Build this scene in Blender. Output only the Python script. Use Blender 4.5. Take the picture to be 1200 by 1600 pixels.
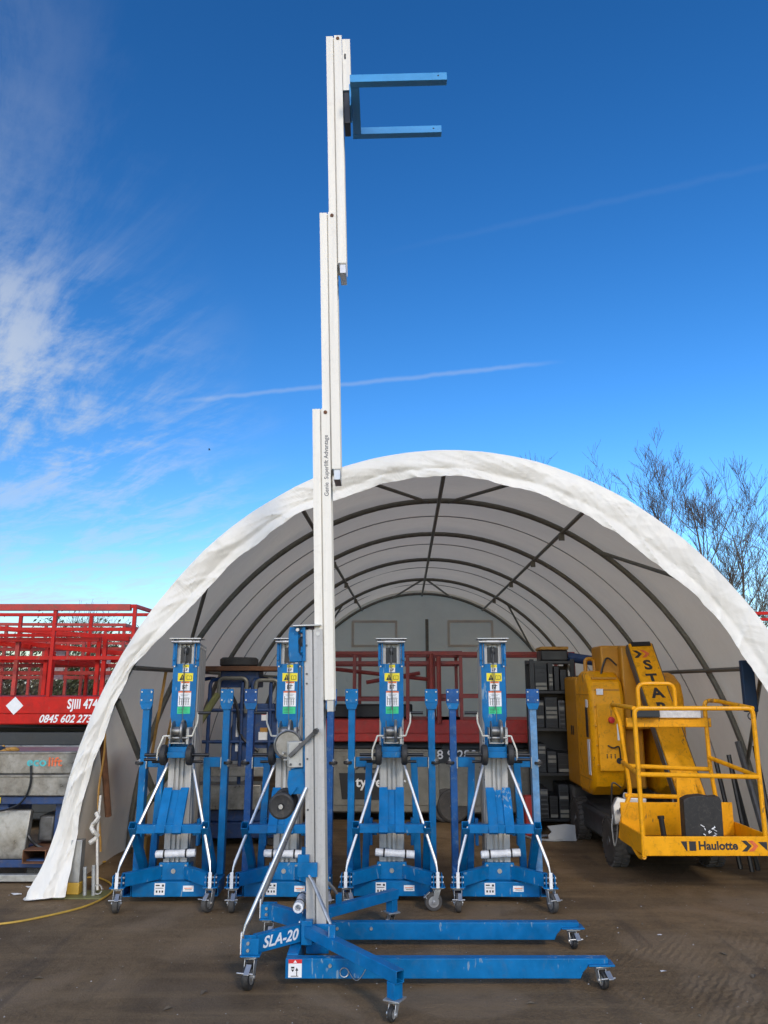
import bpy, bmesh, math, random
from mathutils import Vector, Matrix, noise
R = math.radians
PI = math.pi
scene = bpy.context.scene
for o in list(bpy.data.objects):
    bpy.data.objects.remove(o)
col = scene.collection

# ------------------------------------------------------------------ camera
cam_d = bpy.data.cameras.new('camera')
cam = bpy.data.objects.new('camera', cam_d)
col.objects.link(cam)
cam_d.sensor_fit = 'VERTICAL'
cam_d.sensor_height = 36
cam_d.lens = 36 * 1202 / 1600
cam_d.clip_start = 0.05
cam_d.clip_end = 2000
PITCH = math.atan(270 / 1202)
cam.location = (0, 0, 1.65)
cam.rotation_euler = (PI / 2 + PITCH, 0, 0)
scene.camera = cam
scene.render.resolution_x = 768
scene.render.resolution_y = 1024

# ------------------------------------------------------------------ light
SUN_EL, SUN_AZ = R(31), R(-24)         # veiled winter sun behind the camera, to the right
sd = bpy.data.lights.new('sun', 'SUN')
sd.energy = 1.55
sd.angle = R(10)
sd.color = (1.0, 0.89, 0.73)
sun = bpy.data.objects.new('sun', sd)
col.objects.link(sun)
to_sun = Vector((-math.sin(SUN_AZ) * math.cos(SUN_EL), -math.cos(SUN_AZ) * math.cos(SUN_EL), math.sin(SUN_EL)))
sun.rotation_euler = to_sun.to_track_quat('Z', 'Y').to_euler()
sun.location = to_sun * 60

world = bpy.data.worlds.new('World')
scene.world = world
world.use_nodes = True
nt = world.node_tree
nt.nodes.clear()
N = nt.nodes.new
LK = nt.links.new
def cray(px, py):
    x = (px - 600) / 1202; y = (800 - py) / 1202
    c, s = math.cos(PITCH), math.sin(PITCH)
    return Vector((x, c - y * s, s + y * c)).normalized()
def wmath(op, a, b=None, c=None, clamp=False):
    n = N('ShaderNodeMath'); n.operation = op; n.use_clamp = clamp
    for i, v in enumerate((a, b, c)):
        if v is None: continue
        if isinstance(v, (int, float)): n.inputs[i].default_value = v
        else: LK(v, n.inputs[i])
    return n.outputs[0]
def wrange(v, a, b, c=0.0, d=1.0):
    n = N('ShaderNodeMapRange'); n.interpolation_type = 'SMOOTHSTEP'
    LK(v, n.inputs[0])
    for i, k in enumerate((a, b, c, d)): n.inputs[1 + i].default_value = k
    return n.outputs[0]
sky = N('ShaderNodeTexSky')
sky.sky_type = 'NISHITA'
sky.sun_disc = False
sky.sun_elevation = SUN_EL
sky.sun_rotation = PI - SUN_AZ
sky.altitude = 50
sky.air_density = 1.0
sky.dust_density = 0.9
sky.ozone_density = 3.0
hsv = N('ShaderNodeHueSaturation')
hsv.inputs['Saturation'].default_value = 1.18
gam = N('ShaderNodeGamma'); gam.inputs['Gamma'].default_value = 1.35
LK(sky.outputs[0], gam.inputs['Color']); LK(gam.outputs[0], hsv.inputs['Color'])
tc = N('ShaderNodeTexCoord')
sep = N('ShaderNodeSeparateXYZ')
LK(tc.outputs['Generated'], sep.inputs[0])
zc = wmath('MAXIMUM', sep.outputs[2], 0.04)
px_ = wmath('DIVIDE', sep.outputs[0], zc)
py_ = wmath('DIVIDE', sep.outputs[1], zc)
cmb = N('ShaderNodeCombineXYZ')
LK(px_, cmb.inputs[0]); LK(py_, cmb.inputs[1])
# high thin cirrus: clear to the right, thickening left; unseen part added as fill
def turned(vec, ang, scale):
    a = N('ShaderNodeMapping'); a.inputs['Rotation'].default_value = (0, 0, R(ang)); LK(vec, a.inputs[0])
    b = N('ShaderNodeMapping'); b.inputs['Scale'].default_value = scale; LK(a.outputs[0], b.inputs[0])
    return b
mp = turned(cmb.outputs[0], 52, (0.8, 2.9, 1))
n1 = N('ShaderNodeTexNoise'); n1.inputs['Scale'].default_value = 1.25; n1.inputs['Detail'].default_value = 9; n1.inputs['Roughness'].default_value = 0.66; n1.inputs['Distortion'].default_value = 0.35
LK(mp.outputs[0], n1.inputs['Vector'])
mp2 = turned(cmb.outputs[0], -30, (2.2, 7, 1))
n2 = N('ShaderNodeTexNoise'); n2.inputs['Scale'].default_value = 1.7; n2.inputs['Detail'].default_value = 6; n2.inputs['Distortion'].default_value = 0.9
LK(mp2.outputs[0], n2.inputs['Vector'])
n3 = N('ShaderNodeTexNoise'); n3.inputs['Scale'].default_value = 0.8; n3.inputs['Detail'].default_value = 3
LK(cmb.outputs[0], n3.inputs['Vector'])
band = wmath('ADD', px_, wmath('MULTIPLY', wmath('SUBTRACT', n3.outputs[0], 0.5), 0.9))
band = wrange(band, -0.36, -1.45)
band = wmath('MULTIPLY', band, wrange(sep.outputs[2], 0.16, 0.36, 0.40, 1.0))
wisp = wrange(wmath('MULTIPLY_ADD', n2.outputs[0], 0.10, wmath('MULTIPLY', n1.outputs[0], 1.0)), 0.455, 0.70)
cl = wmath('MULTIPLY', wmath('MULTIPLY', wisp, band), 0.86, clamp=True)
# low stratus close to the horizon
mp3 = N('ShaderNodeMapping'); mp3.inputs['Scale'].default_value = (2.2, 2.2, 26)
LK(tc.outputs['Generated'], mp3.inputs[0])
n4 = N('ShaderNodeTexNoise'); n4.inputs['Scale'].default_value = 1.5; n4.inputs['Detail'].default_value = 6
LK(mp3.outputs[0], n4.inputs['Vector'])
low = wmath('MULTIPLY', wrange(n4.outputs[0], 0.42, 0.66), wrange(sep.outputs[2], 0.17, 0.09))
# contrails: thin great-circle streaks
def trail(pa, pb, width, amount, fade):
    a, b = cray(*pa), cray(*pb)
    nrm = a.cross(b).normalized()
    d = N('ShaderNodeVectorMath'); d.operation = 'DOT_PRODUCT'; d.inputs[1].default_value = nrm
    LK(tc.outputs['Generated'], d.inputs[0])
    nz = N('ShaderNodeTexNoise'); nz.inputs['Scale'].default_value = 38; nz.inputs['Detail'].default_value = 4
    LK(tc.outputs['Generated'], nz.inputs['Vector'])
    dist = wmath('ABSOLUTE', wmath('ADD', d.outputs['Value'], wmath('MULTIPLY', wmath('SUBTRACT', nz.outputs[0], 0.5), width * 1.3)))
    core = wrange(dist, width, 0.0)
    mid = (a + b).normalized()
    e = N('ShaderNodeVectorMath'); e.operation = 'DOT_PRODUCT'; e.inputs[1].default_value = mid
    LK(tc.outputs['Generated'], e.inputs[0])
    ends = wrange(e.outputs['Value'], a.dot(mid) - fade, a.dot(mid) + fade)
    return wmath('MULTIPLY', wmath('MULTIPLY', core, ends), amount)
t1 = trail((290, 626), (838, 569), 0.0045, 0.22, 0.010)
t2 = trail((700, 372), (1250, 248), 0.006, 0.028, 0.03)
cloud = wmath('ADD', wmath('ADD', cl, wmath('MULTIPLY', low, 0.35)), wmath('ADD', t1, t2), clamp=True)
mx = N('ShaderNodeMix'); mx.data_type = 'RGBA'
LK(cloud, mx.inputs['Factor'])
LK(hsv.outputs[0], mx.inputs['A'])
# fill glow added for the shade: cloud brighter the nearer the sun
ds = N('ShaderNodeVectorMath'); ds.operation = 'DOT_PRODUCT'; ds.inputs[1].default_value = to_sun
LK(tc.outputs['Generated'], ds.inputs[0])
fill_glow = wmath('MULTIPLY_ADD', wmath('POWER', wmath('MAXIMUM', ds.outputs['Value'], 0.0), 2.0), 5.0, 1.0)
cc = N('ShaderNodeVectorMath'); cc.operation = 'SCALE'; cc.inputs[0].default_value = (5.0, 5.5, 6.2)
LK(fill_glow, cc.inputs['Scale'])
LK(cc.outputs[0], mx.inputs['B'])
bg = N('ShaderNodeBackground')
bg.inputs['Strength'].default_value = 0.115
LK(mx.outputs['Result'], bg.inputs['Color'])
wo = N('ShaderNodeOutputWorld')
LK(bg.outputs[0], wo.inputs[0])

vs = scene.view_settings
vs.view_transform = 'Standard'
vs.look = 'None'
vs.exposure = 0.1
vs.gamma = 1
vs.use_curve_mapping = False
scene.cycles.max_bounces = 8
scene.cycles.use_denoising = True

# ------------------------------------------------------------------ materials
MATS = {}
def node_mat(name):
    m = bpy.data.materials.new(name); m.use_nodes = True
    n = m.node_tree; b = n.nodes['Principled BSDF']
    return m, n, b
def paint(name, c, rough=0.45, metal=0.0, var=0.18, dirt=None, dirt_amt=0.0, scale=6.0, bump=0.0, coat=0.0, spec=0.5, stretch=0.0, scratch=None):
    """painted or bare surface with uneven colour, patchy grime and small dents"""
    m, n, b = node_mat(name)
    tcx = n.nodes.new('ShaderNodeTexCoord'); oin = n.nodes.new('ShaderNodeObjectInfo')
    sc_ = n.nodes.new('ShaderNodeVectorMath'); sc_.operation = 'SCALE'; sc_.inputs[0].default_value = (31, 17, 23); n.links.new(oin.outputs['Random'], sc_.inputs['Scale'])
    tcv = n.nodes.new('ShaderNodeVectorMath'); tcv.operation = 'ADD'; n.links.new(tcx.outputs['Object'], tcv.inputs[0]); n.links.new(sc_.outputs[0], tcv.inputs[1])
    tco = tcv.outputs[0]
    t = n.nodes.new('ShaderNodeTexNoise'); t.inputs['Scale'].default_value = scale; t.inputs['Detail'].default_value = 7; t.inputs['Roughness'].default_value = 0.65
    n.links.new(tco, t.inputs['Vector'])
    if stretch:
        smp = n.nodes.new('ShaderNodeMapping'); smp.inputs['Scale'].default_value = (1, 1, stretch)
        n.links.new(tco, smp.inputs[0]); n.links.new(smp.outputs[0], t.inputs['Vector'])
    mr = n.nodes.new('ShaderNodeMapRange'); mr.inputs[1].default_value = 0.3; mr.inputs[2].default_value = 0.7
    mr.inputs[3].default_value = 1 - var; mr.inputs[4].default_value = 1 + var
    n.links.new(t.outputs[0], mr.inputs[0])
    mul = n.nodes.new('ShaderNodeVectorMath'); mul.operation = 'SCALE'; mul.inputs[0].default_value = c
    n.links.new(mr.outputs[0], mul.inputs['Scale'])
    out = mul.outputs[0]
    if dirt is not None:
        t2 = n.nodes.new('ShaderNodeTexNoise'); t2.inputs['Scale'].default_value = scale * 1.7; t2.inputs['Detail'].default_value = 10; t2.inputs['Roughness'].default_value = 0.72; t2.inputs['Distortion'].default_value = 0.6
        n.links.new(tco, t2.inputs['Vector'])
        r2 = n.nodes.new('ShaderNodeMapRange'); r2.inputs[1].default_value = 0.52; r2.inputs[2].default_value = 0.70; r2.inputs[3].default_value = 0; r2.inputs[4].default_value = dirt_amt
        n.links.new(t2.outputs[0], r2.inputs[0])
        mixn = n.nodes.new('ShaderNodeMix'); mixn.data_type = 'RGBA'
        n.links.new(r2.outputs[0], mixn.inputs['Factor']); n.links.new(out, mixn.inputs['A'])
        mixn.inputs['B'].default_value = (*dirt, 1)
        out = mixn.outputs['Result']
    if scratch is not None:
        # chipped and scraped spots
        t3 = n.nodes.new('ShaderNodeTexNoise'); t3.inputs['Scale'].default_value = 46; t3.inputs['Detail'].default_value = 4; t3.inputs['Distortion'].default_value = 0.4
        m3 = n.nodes.new('ShaderNodeMapping'); m3.inputs['Scale'].default_value = (1, 1, 0.25); n.links.new(tco, m3.inputs[0]); n.links.new(m3.outputs[0], t3.inputs['Vector'])
        t4 = n.nodes.new('ShaderNodeTexNoise'); t4.inputs['Scale'].default_value = 4; t4.inputs['Detail'].default_value = 3; n.links.new(tco, t4.inputs['Vector'])
        s3 = n.nodes.new('ShaderNodeMath'); s3.operation = 'ADD'; n.links.new(t3.outputs[0], s3.inputs[0]); n.links.new(t4.outputs[0], s3.inputs[1])
        r3 = n.nodes.new('ShaderNodeMapRange'); r3.inputs[1].default_value = 1.22; r3.inputs[2].default_value = 1.28; r3.inputs[3].default_value = 0; r3.inputs[4].default_value = 0.75
        n.links.new(s3.outputs[0], r3.inputs[0])
        x3 = n.nodes.new('ShaderNodeMix'); x3.data_type = 'RGBA'; n.links.new(r3.outputs[0], x3.inputs['Factor']); n.links.new(out, x3.inputs['A']); x3.inputs['B'].default_value = (*scratch, 1)
        out = x3.outputs['Result']
    n.links.new(out, b.inputs['Base Color'])
    rr = n.nodes.new('ShaderNodeMapRange'); rr.inputs[1].default_value = 0.3; rr.inputs[2].default_value = 0.7
    rr.inputs[3].default_value = max(0.05, rough - 0.1); rr.inputs[4].default_value = min(1, rough + 0.12)
    n.links.new(t.outputs[0], rr.inputs[0]); n.links.new(rr.outputs[0], b.inputs['Roughness'])
    b.inputs['Metallic'].default_value = metal
    b.inputs['Coat Weight'].default_value = coat
    b.inputs['Specular IOR Level'].default_value = spec
    if bump:
        bp = n.nodes.new('ShaderNodeBump'); bp.inputs['Strength'].default_value = bump; bp.inputs['Distance'].default_value = 0.01
        n.links.new(t.outputs[0], bp.inputs['Height']); n.links.new(bp.outputs[0], b.inputs['Normal'])
    MATS[name] = m
    return m
paint('blue', (0.0014, 0.136, 0.345), 0.40, var=0.22, dirt=(0.06, 0.135, 0.22), dirt_amt=0.45, scale=8, spec=0.22, scratch=(0.22, 0.30, 0.36))
paint('blue_sky_sheen', (0.10, 0.24, 0.42), 0.4, var=0.35, dirt=(0.30, 0.38, 0.45), dirt_amt=0.6, scale=11)  # paler blue: sky reflection on one post put into its colour
paint('blue_worn', (0.008, 0.075, 0.24), 0.48, var=0.25, dirt=(0.16, 0.23, 0.30), dirt_amt=0.55, scale=14, spec=0.3)
paint('blue_dark', (0.010, 0.040, 0.13), 0.5, var=0.3, dirt=(0.12, 0.09, 0.06), dirt_amt=0.6, scale=9)
paint('fork_blue_sunlit', (0.03, 0.27, 0.58), 0.42, var=0.1)  # lighter copy of the blue, sunlight on the high forks coloured in
paint('mast_white', (0.80, 0.755, 0.655), 0.42, var=0.10, dirt=(0.58, 0.53, 0.44), dirt_amt=0.3, scale=14, stretch=0.03)
paint('aluminium', (0.44, 0.43, 0.405), 0.48, metal=0.2, var=0.20, dirt=(0.30, 0.285, 0.26), dirt_amt=0.5, scale=26, stretch=0.03)
paint('zinc', (0.46, 0.455, 0.44), 0.36, metal=0.7, var=0.12, scale=12)
paint('chrome', (0.62, 0.615, 0.60), 0.34, metal=0.85, var=0.06)
paint('steel_dark', (0.11, 0.11, 0.11), 0.45, metal=0.5, var=0.3, scale=14)
paint('winch_grey', (0.40, 0.40, 0.38), 0.42, metal=0.55, var=0.15, dirt=(0.2, 0.19, 0.17), dirt_amt=0.5, scale=12)
paint('drum_steel', (0.27, 0.265, 0.25), 0.34, metal=0.7, var=0.25, dirt=(0.10, 0.09, 0.08), dirt_amt=0.5, scale=14)
paint('rubber', (0.022, 0.021, 0.020), 0.62, var=0.3, dirt=(0.12, 0.10, 0.08), dirt_amt=0.45, scale=18)
paint('tyre_grey', (0.060, 0.056, 0.052), 0.75, var=0.25, dirt=(0.13, 0.11, 0.085), dirt_amt=0.6, scale=12)
paint('black', (0.012, 0.012, 0.013), 0.4, var=0.2)
paint('print_black', (0.02, 0.02, 0.02), 0.6, var=0.05)
paint('print_white', (0.78, 0.78, 0.77), 0.5, var=0.05, dirt=(0.5, 0.48, 0.44), dirt_amt=0.3, scale=25)
paint('print_yellow', (0.80, 0.66, 0.02), 0.5, var=0.05)
paint('print_orange', (0.72, 0.16, 0.03), 0.5, var=0.05)
paint('print_green', (0.03, 0.55, 0.22), 0.5, var=0.06)
paint('print_red', (0.62, 0.03, 0.03), 0.5, var=0.05)
paint('print_teal', (0.06, 0.42, 0.44), 0.5, var=0.2, scale=30)
paint('print_rust', (0.66, 0.13, 0.04), 0.5, var=0.2, scale=30)
paint('paper', (0.70, 0.71, 0.73), 0.25, var=0.12, dirt=(0.3, 0.3, 0.32), dirt_amt=0.4, scale=30, bump=0.5)
paint('red', (0.50, 0.013, 0.008), 0.45, var=0.18, dirt=(0.17, 0.02, 0.018), dirt_amt=0.55, scale=7, spec=0.2, scratch=(0.22, 0.10, 0.07))
paint('red_rust', (0.40, 0.035, 0.026), 0.55, var=0.3, dirt=(0.16, 0.07, 0.035), dirt_amt=0.85, scale=9)
paint('red_shaded', (0.30, 0.045, 0.035), 0.5, var=0.25, dirt=(0.22, 0.10, 0.08), dirt_amt=0.6, scale=9)  # darker red for rails under the tent, its shade put into the colour
paint('red_panel', (0.42, 0.028, 0.020), 0.5, var=0.25, dirt=(0.25, 0.11, 0.08), dirt_amt=0.5, scale=8)
paint('grey_panel', (0.036, 0.040, 0.042), 0.45, var=0.12, dirt=(0.07, 0.065, 0.06), dirt_amt=0.3, spec=0.3)
paint('silver_panel', (0.22, 0.21, 0.175), 0.45, metal=0.3, var=0.2, dirt=(0.16, 0.14, 0.11), dirt_amt=0.65, scale=8)
paint('galv_worn', (0.25, 0.24, 0.215), 0.36, metal=0.5, var=0.4, dirt=(0.10, 0.085, 0.065), dirt_amt=0.6, scale=9, bump=0.15)
paint('rust', (0.15, 0.065, 0.03), 0.8, var=0.4, scale=16, bump=0.3)
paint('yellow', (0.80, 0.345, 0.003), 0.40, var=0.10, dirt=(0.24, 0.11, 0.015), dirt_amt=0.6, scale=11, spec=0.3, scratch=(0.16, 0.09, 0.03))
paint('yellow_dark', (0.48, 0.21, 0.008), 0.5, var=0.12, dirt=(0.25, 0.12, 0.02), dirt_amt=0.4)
paint('frame_grey', (0.17, 0.165, 0.14), 0.5, metal=0.35, var=0.25, dirt=(0.10, 0.09, 0.07), dirt_amt=0.5, scale=14)
paint('pole_green', (0.15, 0.15, 0.05), 0.55, var=0.25, dirt=(0.06, 0.05, 0.03), dirt_amt=0.6, scale=12)
paint('rope', (0.62, 0.58, 0.50), 0.85, var=0.2, scale=40)
paint('cable_yellow', (0.55, 0.34, 0.05), 0.5, var=0.2, dirt=(0.2, 0.14, 0.06), dirt_amt=0.6, scale=10)
paint('strap_orange', (0.42, 0.22, 0.05), 0.8, var=0.2, scale=20)
paint('strap_blue', (0.008, 0.03, 0.07), 0.7, var=0.2, scale=20)
paint('wall_back', (0.42, 0.42, 0.41), 0.8, var=0.10, dirt=(0.27, 0.27, 0.26), dirt_amt=0.6, scale=1.4, bump=0.25)
paint('wall_patch', (0.36, 0.34, 0.32), 0.8, var=0.1, scale=2)
paint('hem_patch', (0.60, 0.53, 0.46), 0.8, var=0.12, scale=3)
paint('cream', (0.60, 0.58, 0.50), 0.55, var=0.15, dirt=(0.25, 0.22, 0.17), dirt_amt=0.5, scale=16)
paint('cladding', (0.32, 0.33, 0.33), 0.6, var=0.1)
paint('bark', (0.12, 0.095, 0.065), 0.9, var=0.35, scale=10, bump=0.4)
paint('twig', (0.085, 0.060, 0.042), 0.9, var=0.3, scale=10)
paint('rag', (0.62, 0.60, 0.57), 0.9, var=0.2, scale=30)
def leaf_mat(name, c1, c2):
    m, n, b = node_mat(name)
    oi = n.nodes.new('ShaderNodeNewGeometry')
    cr = n.nodes.new('ShaderNodeMix'); cr.data_type = 'RGBA'
    cr.inputs['A'].default_value = (*c1, 1); cr.inputs['B'].default_value = (*c2, 1)
    n.links.new(oi.outputs['Random Per Island'], cr.inputs['Factor'])
    n.links.new(cr.outputs['Result'], b.inputs['Base Color'])
    b.inputs['Roughness'].default_value = 0.6
    MATS[name] = m
leaf_mat('leaf', (0.035, 0.055, 0.014), (0.085, 0.085, 0.030))
leaf_mat('leaf_brown', (0.060, 0.048, 0.022), (0.13, 0.10, 0.05))

def fabric_mat(name, trans, c1, c2, ctr):
    m, n, b = node_mat(name)
    n.nodes.remove(b)
    out = n.nodes['Material Output']
    tcn = n.nodes.new('ShaderNodeTexCoord')
    t = n.nodes.new('ShaderNodeTexNoise'); t.inputs['Scale'].default_value = 1.6; t.inputs['Detail'].default_value = 8; t.inputs['Roughness'].default_value = 0.6
    n.links.new(tcn.outputs['Object'], t.inputs['Vector'])
    mixc = n.nodes.new('ShaderNodeMix'); mixc.data_type = 'RGBA'
    mixc.inputs['A'].default_value = (*c1, 1); mixc.inputs['B'].default_value = (*c2, 1)
    mr = n.nodes.new('ShaderNodeMapRange'); mr.inputs[1].default_value = 0.35; mr.inputs[2].default_value = 0.6
    n.links.new(t.outputs[0], mr.inputs[0]); n.links.new(mr.outputs[0], mixc.inputs['Factor'])
    # fine creases
    t2 = n.nodes.new('ShaderNodeTexNoise'); t2.inputs['Scale'].default_value = 3.2; t2.inputs['Detail'].default_value = 6; t2.inputs['Roughness'].default_value = 0.55; t2.inputs['Distortion'].default_value = 1.3
    n.links.new(tcn.outputs['Object'], t2.inputs['Vector'])
    bp = n.nodes.new('ShaderNodeBump'); bp.inputs['Strength'].default_value = 0.30; bp.inputs['Distance'].default_value = 0.05
    n.links.new(t2.outputs[0], bp.inputs['Height'])
    d = n.nodes.new('ShaderNodeBsdfPrincipled'); d.inputs['Roughness'].default_value = 0.42; d.inputs['Specular IOR Level'].default_value = 0.35
    tr = n.nodes.new('ShaderNodeBsdfTranslucent')
    tr.inputs['Color'].default_value = (*ctr, 1)
    for q in (d.inputs['Base Color'],): n.links.new(mixc.outputs['Result'], q)
    n.links.new(bp.outputs[0], d.inputs['Normal'])
    ms = n.nodes.new('ShaderNodeMixShader'); ms.inputs[0].default_value = trans
    n.links.new(d.outputs[0], ms.inputs[1]); n.links.new(tr.outputs[0], ms.inputs[2])
    n.links.new(ms.outputs[0], out.inputs['Surface'])
    MATS[name] = m
fabric_mat('tent_fabric', 0.38, (0.72, 0.64, 0.53), (0.82, 0.74, 0.63), (0.92, 0.75, 0.54))
fabric_mat('flap_fabric', 0.08, (0.79, 0.75, 0.665), (0.86, 0.825, 0.74), (0.6, 0.56, 0.5))
fabric_mat('end_fabric', 0.45, (0.72, 0.60, 0.46), (0.82, 0.70, 0.55), (1.0, 0.78, 0.54))

def ground_mat():
    m, n, b = node_mat('yard_ground')
    L = n.links.new
    tcn = n.nodes.new('ShaderNodeTexCoord')
    def nz(scale, detail=8, rough=0.65, dist=0.0, vec=None):
        t = n.nodes.new('ShaderNodeTexNoise'); t.inputs['Scale'].default_value = scale; t.inputs['Detail'].default_value = detail
        t.inputs['Roughness'].default_value = rough; t.inputs['Distortion'].default_value = dist
        L(vec or tcn.outputs['Object'], t.inputs['Vector']); return t.outputs[0]
    def rng(v, a, b_, c=0, d=1):
        r = n.nodes.new('ShaderNodeMapRange'); L(v, r.inputs[0])
        for i, k in enumerate((a, b_, c, d)): r.inputs[i + 1].default_value = k
        return r.outputs[0]
    def mixc(f, a, b_):
        x = n.nodes.new('ShaderNodeMix'); x.data_type = 'RGBA'; L(f, x.inputs['Factor'])
        for k, v in (('A', a), ('B', b_)):
            if isinstance(v, tuple): x.inputs[k].default_value = (*v, 1)
            else: L(v, x.inputs[k])
        return x.outputs['Result']
    def mth(op, a, b_):
        x = n.nodes.new('ShaderNodeMath'); x.operation = op
        for i, v in enumerate((a, b_)):
            if isinstance(v, (int, float)): x.inputs[i].default_value = v
            else: L(v, x.inputs[i])
        return x.outputs[0]
    big = nz(0.55, 6, 0.6, 0.4)
    mid = nz(2.6, 9, 0.7, 0.3)
    fine = nz(60, 6, 0.7)
    speck = nz(140, 3, 0.6)
    c = mixc(rng(big, 0.38, 0.64), (0.121, 0.075, 0.033), (0.196, 0.125, 0.059))
    c = mixc(rng(mid, 0.42, 0.68, 0, 0.75), c, (0.077, 0.048, 0.022))
    stain = nz(1.3, 4, 0.5, 1.0)
    c = mixc(rng(stain, 0.66, 0.74, 0, 0.6), c, (0.060, 0.043, 0.028))
    c = mixc(rng(fine, 0.38, 0.66, 0, 0.55), c, (0.254, 0.165, 0.081))
    c = mixc(rng(speck, 0.70, 0.76, 0, 0.5), c, (0.388, 0.306, 0.212))
    grain = nz(19, 6, 0.75)
    c = mixc(rng(grain, 0.50, 0.68, 0, 0.55), c, (0.067, 0.046, 0.025))
    c = mixc(rng(grain, 0.42, 0.28, 0, 0.45), c, (0.245, 0.180, 0.121))
    # broad dusty and damp patches, older repairs
    pat = nz(0.9, 3, 0.45, 1.6)
    c = mixc(rng(pat, 0.50, 0.60, 0, 0.55), c, (0.254, 0.175, 0.100))
    pat2 = nz(0.42, 4, 0.5, 0.8)
    c = mixc(rng(pat2, 0.53, 0.60, 0, 0.45), c, (0.065, 0.043, 0.024))
    mp0 = n.nodes.new('ShaderNodeMapping'); mp0.inputs['Scale'].default_value = (5, 0.45, 1); mp0.inputs['Rotation'].default_value = (0, 0, R(-24))
    L(tcn.outputs['Object'], mp0.inputs[0])
    tyre = nz(1.0, 5, 0.55, 0.5, mp0.outputs[0])
    c = mixc(rng(tyre, 0.58, 0.68, 0, 0.5), c, (0.067, 0.047, 0.030))
    vor = n.nodes.new('ShaderNodeTexVoronoi'); vor.inputs['Scale'].default_value = 2.2; L(tcn.outputs['Object'], vor.inputs['Vector'])
    c = mixc(rng(mth('ADD', vor.outputs['Distance'], mth('MULTIPLY', mid, 0.25)), 0.20, 0.15, 0, 0.6), c, (0.054, 0.039, 0.026))
    # tyre-scrubbed streaks run along x
    mp = n.nodes.new('ShaderNodeMapping'); mp.inputs['Scale'].default_value = (0.5, 7, 1); mp.inputs['Rotation'].default_value = (0, 0, R(6))
    L(tcn.outputs['Object'], mp.inputs[0])
    st = nz(1.0, 6, 0.6, 0.2, mp.outputs[0])
    c = mixc(rng(st, 0.48, 0.68, 0, 0.55), c, (0.243, 0.160, 0.079))
    L(c, b.inputs['Base Color'])
    # tamped grooves in the slab to the right
    mp2 = n.nodes.new('ShaderNodeMapping'); mp2.inputs['Rotation'].default_value = (0, 0, R(33))
    L(tcn.outputs['Object'], mp2.inputs[0])
    wv = n.nodes.new('ShaderNodeTexWave'); wv.wave_type = 'BANDS'; wv.bands_direction = 'X'; wv.inputs['Scale'].default_value = 6.5; wv.inputs['Distortion'].default_value = 4.0; wv.inputs['Detail'].default_value = 3; wv.inputs['Detail Scale'].default_value = 2.2
    L(mp2.outputs[0], wv.inputs[0])
    sx = n.nodes.new('ShaderNodeSeparateXYZ'); L(tcn.outputs['Object'], sx.inputs[0])
    rm = mth('MULTIPLY', rng(mth('ADD', sx.outputs[0], mth('MULTIPLY', big, 1.2)), 1.5, 2.4), rng(mth('ADD', sx.outputs[1], mth('MULTIPLY', big, 1.0)), 6.6, 5.8))
    h = mth('ADD', mth('MULTIPLY', mth('MULTIPLY', wv.outputs[0], rm), mth('MULTIPLY', rng(nz(1.7, 4, 0.6, 0.6), 0.40, 0.62), 0.30)), mth('ADD', mth('MULTIPLY', fine, 0.45), mth('MULTIPLY', mid, 1.0)))
    bp = n.nodes.new('ShaderNodeBump'); bp.inputs['Strength'].default_value = 1.0; bp.inputs['Distance'].default_value = 0.022
    L(h, bp.inputs['Height']); L(bp.outputs[0], b.inputs['Normal'])
    L(rng(mid, 0.3, 0.75, 0.62, 0.95), b.inputs['Roughness'])
    b.inputs['Specular IOR Level'].default_value = 0.35
    MATS['yard_ground'] = m
ground_mat()

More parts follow.
